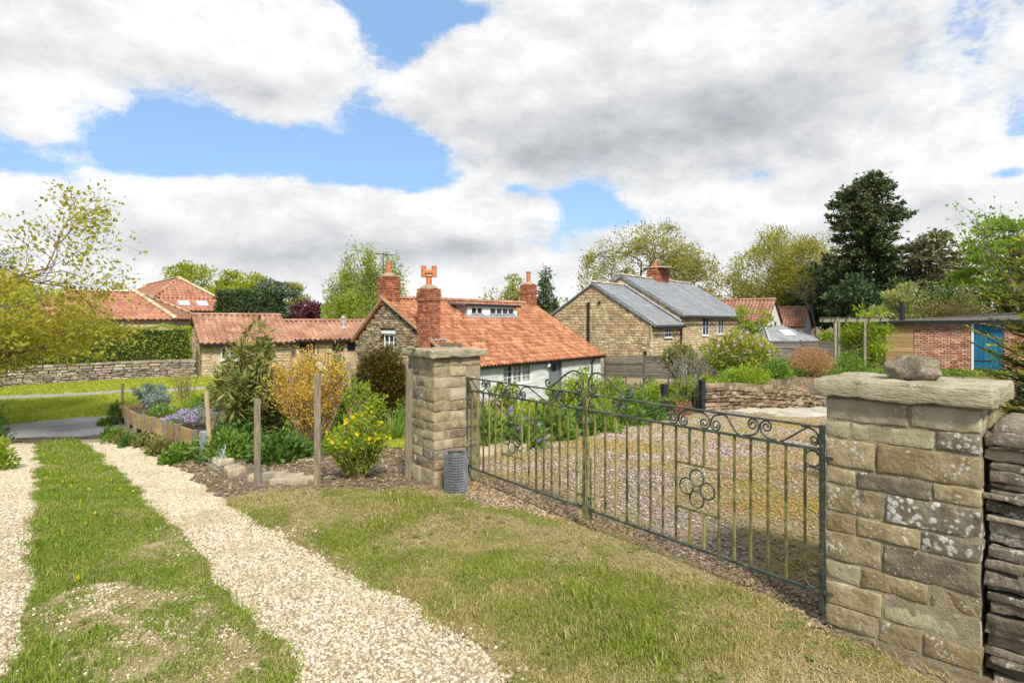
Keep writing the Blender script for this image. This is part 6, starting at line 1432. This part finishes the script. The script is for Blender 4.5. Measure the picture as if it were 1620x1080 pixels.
def plant(name, label, px, ybase, w, h, m, n, leaf, style='mound', flower=None, seed=0, Y=None, z=None, cat='plant', aspect=.5, stems=12, group=None, up=.3, bark='twig', x=None, dep=.9, cone=.35):
    rs = np.random.RandomState(seed + 300)
    if x is not None: g = np.array([x, Y])
    else: g = on_ground(px, ybase) if Y is None else np.array([(px - HX) / F * Y, Y])
    z0 = gz1(*g) if z is None else z; t = thing(name, label, cat, (g[0], g[1], z0), rs.uniform(0, 6.28) if style != 'arch' else 0, group); mb = MB(); top = []
    if style in ('mound', 'dome'):
        v = unit(rs.normal(size=(n, 3))); v[:, 2] = np.abs(v[:, 2]) if style == 'mound' else v[:, 2] * .98; lump = 1 + .16 * np.sin(v[:, 0] * 5 + seed) * np.sin(v[:, 1] * 5 + 1) + .10 * np.sin(v[:, 2] * 9 + v[:, 0] * 7)
        r = (rs.rand(n) ** .35) * lump; P = v * r[:, None] * np.array([w / 2, w / 2 * dep, h if style == 'mound' else h / 2]); P[:, 2] += 0 if style == 'mound' else h / 2; D = v + np.array([0, 0, .25])
        for k in range(stems): e = P[rs.randint(n)]; p = limb((rs.normal() * .03 * w, rs.normal() * .03 * w, 0), e * .9, rs, .1, 4); mb.tube(p, list(np.linspace(.012 * max(w, .3), .003, 4)), 3, cap=False)
        pick = P[(r > .86) & (P[:, 2] > h * .35)]; top = pick
    elif style in ('airy', 'twiggy'):
        P = []; D = []
        for k in range(stems):
            a = rs.uniform(0, 6.283); R = w / 2 * math.sqrt(rs.rand()); hh = h * (1 - cone * (R / (w / 2)) ** (2 if cone < .5 else 1)) * rs.uniform(.78, 1.02); e = np.array([R * math.cos(a), R * math.sin(a) * dep, hh]); b = np.array([e[0] * .22, e[1] * .22, 0]); p = limb(b, e, rs, .08, 7)
            mb.tube(p, list(np.linspace(.010 + .006 * h, .003, 7)), 4, cap=False); m_ = n // stems; f = rs.uniform(.18, 1.0, m_); q = np.stack([np.interp(f, np.linspace(0, 1, 7), p[:, i]) for i in range(3)], 1)
            if style == 'twiggy':
                for j in range(5):
                    f0 = rs.uniform(.35, .85); s = np.array([np.interp(f0, np.linspace(0, 1, 7), p[:, i]) for i in range(3)]); ee = s + np.array([rs.normal() * .13 * w, rs.normal() * .13 * w, rs.uniform(.10, .25) * h]); pp = limb(s, ee, rs, .05, 4); mb.tube(pp, list(np.linspace(.006, .002, 4)), 3, cap=False)
                    kk = m_ // 7; ff = rs.rand(kk); q[j * kk:(j + 1) * kk] = np.stack([np.interp(ff, np.linspace(0, 1, 4), pp[:, i]) for i in range(3)], 1)
            dv = unit(np.stack([q[:, 0] - e[0] * .4, q[:, 1] - e[1] * .4, np.full(m_, .25 * w)], 1) + rs.normal(size=(m_, 3)) * .35 * w); P.append(q + dv * rs.rand(m_, 1) * .06 * w); D.append(dv); top.append(e)
        P = np.concatenate(P); D = np.concatenate(D); top = np.array(top)
    elif style == 'blades':
        P = []; D = []; k = n
        a = rs.uniform(0, 6.283, k); R = w * .22 * np.sqrt(rs.rand(k)); P = np.stack([R * np.cos(a), R * np.sin(a), np.zeros(k)], 1); D = np.stack([np.cos(a) * .38, np.sin(a) * .38, np.ones(k)], 1)
        top = np.stack([w * .3 * rs.normal(size=9), w * .3 * rs.normal(size=9), h * rs.uniform(.85, 1.1, 9)], 1)
        for e in top: mb.tube([(e[0] * .5, e[1] * .5, 0), tuple(e)], [.006, .004], 4)
    if style == 'blades':
        leaves('foliage', P, h * .8, m, t, rs, .055, D * 3, 0, wild=.4)
    else: leaves('foliage', P, leaf, m, t, rs, aspect, D, up)
    if mb.v: mb.build('stem', bark, t, smooth=True)
    if flower:
        fm, fn, fs = flower[:3]; top = np.asarray(top)
        if len(top): 
            q = top[rs.randint(len(top), size=fn)]
            if style != 'blades': q = q * np.array([1.03, 1.03, 1.03])
            q = q + rs.normal(size=q.shape) * (fs * .5); petals('flowers', q, fs, fm, t, rs, flower[3] if len(flower) > 3 else 5)
    return t
# behind the posts
plant('buddleia_shrub', 'tall olive shrub with long drooping leaves behind the posts', 402, 700, 1.35, 2.05, 'leaf_olive', 7000, .145, 'airy', seed=1, cat='shrub', aspect=.22, stems=60, Y=9.0, up=.0, cone=.6)
plant('buddleia_shrub', 'shorter arching olive shrub right of the tall one', 512, 700, .7, 1.75, 'leaf_olive', 900, .13, 'airy', seed=2, cat='shrub', aspect=.24, stems=12, Y=10.4, up=.0)
plant('golden_shrub', 'golden yellow twiggy shrub in the middle of the bed', 490, 695, 1.2, 1.5, 'leaf_gold', 12500, .030, 'twiggy', seed=3, cat='shrub', stems=60, Y=8.4, bark='twig')
plant('yew_dome', 'clipped dome of orange tipped dark yew behind golden shrub', 606, 650, 1.10, 1.62, 'leaf_brownyew', 26000, .05, 'dome', seed=4, cat='shrub', Y=12.0, aspect=.4)
plant('green_shrub', 'fresh green leafy shrub in front of the yew dome', 572, 672, .85, .95, 'leaf_lime', 3600, .06, 'airy', seed=5, cat='shrub', stems=40, Y=9.3)
plant('green_shrub', 'loose green shrub behind the golden shrub top', 540, 640, .8, 1.5, 'leaf_mid', 1600, .07, 'airy', seed=6, cat='shrub', stems=24, Y=11.5)
plant('yellow_peony', 'rounded bush covered in yellow flowers beside the tall post', 566, 765, .74, .66, 'leaf_lime', 6500, .042, 'airy', ('petal_yellow', 90, .045, 6), seed=7, cat='flowering bush', aspect=.4, Y=6.25, stems=90)
plant('fern_clump', 'dark green leafy clump at the foot of the olive shrub', 372, 712, 1.1, .42, 'leaf_deep', 2600, .07, 'mound', seed=8, Y=8.5)
plant('leafy_clump', 'low dark green leaves beside the second post', 445, 710, .85, .28, 'leaf_deep', 1700, .085, 'mound', seed=9, Y=7.7, up=.7)
plant('leafy_clump', 'green leafy mound left of the second post', 360, 700, .6, .36, 'leaf_mid', 1500, .06, 'mound', seed=10, Y=8.0)
plant('honesty_plant', 'purple flowered stems rising behind the yellow bush', 565, 700, .34, .72, 'leaf_mid', 260, .06, 'airy', ('petal_magenta', 46, .035, 4), seed=11, Y=7.6, stems=9)
plant('strap_plant', 'strap leaved green clump near the farther pillar', 620, 690, .6, .42, 'leaf_mid', 150, .1, 'blades', seed=12, Y=9.8)
plant('small_shrub', 'dark small leaved shrub left of the yew dome foot', 560, 690, .8, .6, 'leaf_deep', 2000, .05, 'mound', seed=13, Y=10.4)
plant('small_shrub', 'green shrub at the right foot of the yew dome', 637, 672, .7, .55, 'leaf_mid', 1800, .05, 'mound', seed=14, Y=10.8)
# raised bed
def bedp(k, off=.5): x, y, za, zt = PB[k]; return dict(x=x + inw[0] * off, Y=y + inw[1] * off, z=zt - .13)
plant('spurge_plant', 'blue green whorled plant at the far end of raised bed', 0, 0, .95, .75, 'leaf_glaucous', 1900, .075, 'airy', seed=20, stems=26, aspect=.35, **bedp(8, .7))
plant('spurge_plant', 'second smaller blue green plant in the raised bed', 0, 0, .7, .5, 'leaf_glaucous', 1100, .07, 'airy', seed=21, stems=20, aspect=.35, **bedp(7, .6))
plant('willow_herb', 'wispy brownish green stems above the blue green plants', 0, 0, .8, 1.15, 'leaf_olive', 500, .06, 'airy', seed=22, stems=14, aspect=.3, **bedp(7, 1.2))
plant('yellow_shrub', 'low yellow green shrub across the middle of raised bed', 0, 0, 1.2, .45, 'leaf_lime', 2600, .05, 'mound', seed=23, **bedp(6, 1.3))
plant('dark_mound', 'dark green mound in the middle of the raised bed', 0, 0, .9, .4, 'leaf_deep', 2000, .05, 'mound', seed=24, **bedp(5, 1.3))
plant('grey_plant', 'soft grey green feathery plant at the near bed end', 0, 0, .55, .55, 'leaf_glaucous', 900, .05, 'airy', seed=25, stems=22, aspect=.25, **bedp(2, .5))
plant('bed_flowers', 'white flowered low plants in the raised bed', 0, 0, .7, .25, 'leaf_mid', 1100, .045, 'mound', ('petal_white', 40, .03), seed=26, **bedp(6, .5))
plant('bed_flowers', 'leafy green plants behind the near bed boards', 0, 0, .6, .22, 'leaf_lime', 1000, .05, 'mound', seed=27, **bedp(3, .35))
plant('rock_cress', 'mat of mauve flowers beside the pale stake', 312, 672, 1.35, .12, 'leaf_glaucous', 1500, .03, 'mound', ('petal_mauve', 900, .035), seed=28, Y=10.3, z=-.05, dep=.7)
g = at(312, 668, 10.3)
# plants along the foot of the raised bed and at the bank
rg = random.Random(44)
for k in range(9):
    x, y, za, zt = PB[min(k, 8)]; lab = ['leafy weed clump at the foot of the raised bed, nearest the pale stake', 'grassy weed tuft under the first bed stake', 'broad leaved green clump under the bed boards', 'small mauve flowered clump under the bed boards', 'ferny green clump below the fourth bed stake', 'drooping leafy clump below the middle of the bed', 'dark leafy clump near the far bed stakes', 'bushy green clump at the far bed corner', 'round green clump where the bed meets the road'][k]
    plant('bank_plant', lab, 0, 0, rg.uniform(.35, .6), rg.uniform(.16, .3), rg.choice(['leaf_mid', 'leaf_deep', 'leaf_olive', 'leaf_mid']), 700, .06, 'mound', ('petal_mauve', 14, .04) if k == 3 else None, seed=40 + k, x=x - inw[0] * .28 + rg.uniform(-.1, .1), Y=y - inw[1] * .28, up=.2)
plant('ivy_stump', 'ivy covered stump at the far corner of the raised bed', 0, 0, .42, .62, 'leaf_deep', 1500, .05, 'dome', seed=52, x=PB[8][0] - .12, Y=PB[8][1] + .02)
plant('edge_plant', 'green plant with yellow flowers at the left edge', -8, 745, .5, .42, 'leaf_lime', 1100, .05, 'mound', ('petal_yellow', 40, .04, 7), seed=53)
plant('edge_shrub', 'dark shrub leaves at the far left edge by the road', -22, 700, .9, 1.0, 'leaf_deep', 1600, .06, 'mound', seed=54, Y=12.3)
# flower border beyond the far gate leaf
BR = [('catmint_plant', 'big leafy clump with violet blue iris flowers behind the far gate leaf', 815, 700, .95, .42, 'leaf_mid', 2400, .09, 'mound', ('petal_blue', 60, .11, 4), 8.9),
      ('peony_plant', 'leafy green clump beside the farther pillar in the border', 768, 712, .75, .50, 'leaf_mid', 2000, .09, 'mound', None, 8.6),
      ('peony_plant', 'pink flower spikes beside the farther pillar', 775, 690, .4, .85, 'leaf_mid', 240, .07, 'airy', ('petal_pink', 40, .05, 4), 9.6),
      ('hosta_plant', 'broad glossy leaved plant in the middle of the border', 872, 690, .9, .42, 'leaf_mid', 1500, .12, 'mound', None, 10.0),
      ('leafy_plant', 'rough dark green plant right of the iris flowers', 905, 680, .9, .42, 'leaf_deep', 1900, .09, 'mound', None, 10.8),
      ('lime_plant', 'lime green mound at the back of the border', 850, 672, 1.1, .5, 'leaf_lime', 2400, .07, 'mound', None, 11.6),
      ('leafy_plant', 'green leafy mound by the kerb near the meeting stile', 940, 676, 1.0, .40, 'leaf_mid', 2100, .08, 'mound', None, 11.6),
      ('lime_plant', 'yellow green clump behind the gate scrolls', 925, 660, 1.2, .55, 'leaf_lime', 2600, .07, 'mound', ('petal_white', 30, .04), 13.2),
      ('leafy_plant', 'deep green clump near the right border end', 985, 665, 1.1, .45, 'leaf_mid', 2200, .08, 'mound', None, 13.0),
      ('bistort_plant', 'pale pink flower spikes left of the black posts', 1010, 655, 1.5, .75, 'leaf_mid', 2400, .08, 'airy', ('petal_palepink', 130, .04, 4), 15.2),
      ('leafy_plant', 'green clump in front of the left black post', 1022, 668, 1.0, .45, 'leaf_deep', 2000, .07, 'mound', None, 14.4),
      ('tall_plant', 'tall fresh green plant against the cottage window wall', 800, 640, 1.0, .95, 'leaf_lime', 1800, .08, 'airy', None, 16.5),
      ('tall_plant', 'pale flowered green plant below the cottage door', 905, 645, 1.6, .95, 'leaf_lime', 2600, .09, 'airy', ('petal_white', 60, .05), 18.0),
      ('wall_shrub', 'leafy yellow green shrub against the cottage wall by door', 918, 640, 1.9, 2.0, 'leaf_lime', 1700, .13, 'airy', None, 23.5),
      ('wall_shrub', 'smaller yellow green shrub at the cottage corner', 968, 640, 1.3, 1.6, 'leaf_lime', 1300, .12, 'airy', None, 24.5),
      ('green_mound', 'round green bush beside the black handrail', 985, 640, 1.6, 1.2, 'leaf_mid', 2600, .09, 'mound', None, 20.5),
      ('green_mound', 'dark green bush below the board fence', 1025, 640, 1.5, 1.1, 'leaf_deep', 2400, .09, 'mound', None, 19.5),
      ('leafy_plant', 'loose green growth between handrail and left black post', 1035, 640, 1.3, .9, 'leaf_lime', 2200, .08, 'airy', None, 17.6),
      ('tall_grass', 'tall yellow green stems behind the arched garden gate', 1085, 650, 1.2, 1.0, 'leaf_lime', 1800, .09, 'airy', None, 17.6),
      ('leafy_plant', 'reddish green tuft at the foot of the arched gate', 1080, 655, .6, .4, 'leaf_rust', 700, .06, 'mound', None, 16.3)]
for k, (nm, lab, px, yb, w, h, m, n, lf, st, fl, Y) in enumerate(BR):
    plant(nm, lab, px, yb, w, h, m, n, lf, st, fl, seed=100 + k, Y=Y, stems=26 if st == 'airy' else 8, aspect=.45)
# terrace above the rubble wall
TB_ = [('rhododendron', 'large pink flowered rhododendron on the terrace above the wall', 1168, 2.35, 1.42, 'leaf_rhodo', 5200, .13, 'dome', ('petal_pink', 130, .12, 6), 21.8, 26),
       ('rhododendron', 'lower pink flowered rhododendron left of the big one', 1116, 1.2, 1.0, 'leaf_rhodo', 1800, .12, 'dome', ('petal_pink', 30, .11, 6), 21.0, 12),
       ('bare_shrub', 'pale bare branched shrub behind the arched garden gate', 1088, 1.5, 1.45, 'leaf_tan', 260, .07, 'twiggy', None, 19.2, 24),
       ('brown_shrub', 'dark bronze spiky shrub behind the bare shrub', 1075, 1.4, 1.35, 'leaf_olive', 3000, .14, 'airy', None, 22.5, 40),
       ('pink_shrub', 'rounded rusty pink shrub on the terrace near the fence', 1283, 1.62, 1.0, 'leaf_rust', 5200, .055, 'dome', None, 20.8, 20),
       ('green_mound', 'small green mound in front of the rusty pink shrub', 1268, .55, .42, 'leaf_mid', 900, .06, 'mound', None, 19.9, 6),
       ('leafy_plant', 'leafy green plants right of the rhododendron', 1225, 1.1, .55, 'leaf_mid', 2000, .09, 'mound', None, 20.0, 8),
       ('leafy_plant', 'low green plants on the wall top below the rhododendron', 1180, 1.6, .45, 'leaf_lime', 2400, .08, 'mound', None, 18.9, 8),
       ('leafy_plant', 'green growth at the wall top by the black post', 1135, 1.3, .45, 'leaf_lime', 2000, .08, 'mound', None, 18.2, 8),
       ('yellow_mound', 'pale yellow shrub top along the board fence', 1258, 1.5, .95, 'leaf_pale', 1800, .08, 'mound', None, 31.8, 8),
       ('green_mound', 'green bush at the foot of the pergola', 1345, 1.6, .8, 'leaf_mid', 2400, .08, 'mound', None, 23.2, 8),
       ('green_mound', 'yellow green foliage between pergola and shed', 1380, 1.2, 1.3, 'leaf_lime', 1700, .09, 'airy', None, 24.8, 18)]
for k, (nm, lab, px, w, h, m, n, lf, st, fl, Y, sm) in enumerate(TB_):
    plant(nm, lab, px, 0, w, h, m, n, lf, st, fl, seed=160 + k, Y=Y, stems=sm, aspect=.42, cat='shrub' if h > .9 else 'plant', bark='bark_pale' if nm == 'bare_shrub' else 'twig', z=-1.0 if nm == 'yellow_mound' else (-.55 if nm in ('bare_shrub', 'brown_shrub') else None))
# ground cover filling the border between the clumps
rs = np.random.RandomState(5); P = np.array(KERB); BORD = [np.array([-.5, 7.0]), *[p + np.array([-.05, .35]) for p in KERB], np.array([3.6, 15.9]), np.array([2.4, 15.6]), np.array([.2, 11.4]), np.array([-.9, 8.4])]
Q = rnd_in(BORD, 26000); Q = np.column_stack([Q, gz(Q[:, 0], Q[:, 1]) + RS.uniform(.0, .16, len(Q))]); tag(leaves('border_ground_cover', Q, .075, 'leaf_mid', None, rs, .45, np.array([[0, 0, .6]]).repeat(len(Q), 0)), kind='stuff')
BED2 = [np.array([-3.4, 8.6]), np.array([-1.9, 7.6]), np.array([-2.0, 9.5]), np.array([-2.6, 13.5]), np.array([-8.2, 15.0]), np.array([-6, 11.0])]
Q = rnd_in(BED2, 26000); Q = np.column_stack([Q, gz(Q[:, 0], Q[:, 1]) + RS.uniform(.0, .18, len(Q))]); tag(leaves('garden_ground_cover', Q, .07, 'leaf_mid', None, rs, .45, np.array([[0, 0, .6]]).repeat(len(Q), 0)), kind='stuff')
BED3 = [np.array([-1.5, 18.6]), np.array([3.0, 17.5]), np.array([5.6, 17.2]), np.array([6.5, 24]), np.array([4, 28]), np.array([-1.2, 21.4])]
Q = rnd_in(BED3, 22000); Q = np.column_stack([Q, gz(Q[:, 0], Q[:, 1]) + RS.uniform(.0, .35, len(Q))]); tag(leaves('cottage_ground_cover', Q, .11, 'leaf_lime', None, rs, .45, np.array([[0, 0, .6]]).repeat(len(Q), 0)), kind='stuff')
TER = [W0 + WN * .5, W1 + WN * .5, np.array([13.2, 22.2]), np.array([20, 22.2]), np.array([17, 25]), np.array([17, 29]), np.array([9.5, 30]), np.array([7.6, 22])]
Q = rnd_in(TER, 38000); Q = np.column_stack([Q, gz(Q[:, 0], Q[:, 1]) + RS.uniform(.0, .22, len(Q)) * np.where(Q[:, 0] > 12, .2, 1)]); tag(leaves('terrace_ground_cover', Q, .10, 'leaf_mid', None, rs, .45, np.array([[0, 0, .6]]).repeat(len(Q), 0)), kind='stuff')

# dandelions in the grass strip
def dandelion():
    t = thing('dandelion', 'small yellow dandelion flower in the grass strip of the drive', 'flower', (0, 0, 0), 0, 'dandelions in the grass strip'); rs = np.random.RandomState(1)
    petals('flower_head', np.array([[0, 0, .055], [0, 0, .058], [0, 0, .061]]), .032, 'petal_yellow', t, rs, 8); MB().tube([(0, 0, 0), (.004, 0, .03), (0, 0, .057)], .0016, 4).build('stalk', 'leaf_lime', t); return t
d0 = dandelion(); sp = G([(95, 745), (80, 752), (103, 760), (120, 768), (78, 775), (88, 735), (70, 722), (110, 728), (130, 742), (160, 800), (176, 765), (150, 820), (135, 838), (182, 787), (92, 790), (100, 700), (85, 705), (76, 700), (105, 712), (255, 826), (124, 925), (140, 780), (90, 808), (205, 775), (72, 735), (97, 725), (210, 784), (84, 742), (91, 757), (106, 749), (113, 775), (99, 768), (87, 765), (118, 755), (75, 760), (94, 715), (83, 728), (101, 738), (109, 790), (128, 800), (190, 780), (168, 772), (145, 752)])
for k, p in enumerate(sp):
    o = d0 if k == 0 else d0.copy()
    if k:
        COL.objects.link(o)
        for ch in d0.children: c = ch.copy(); COL.objects.link(c); c.parent = o
    o.location = (p[0], p[1], gz1(*p) + .005); o.rotation_euler = (0, 0, k * 1.3); s = .55 + .06 * max(0, p[1] - 4); o.scale = (s, s, .7)
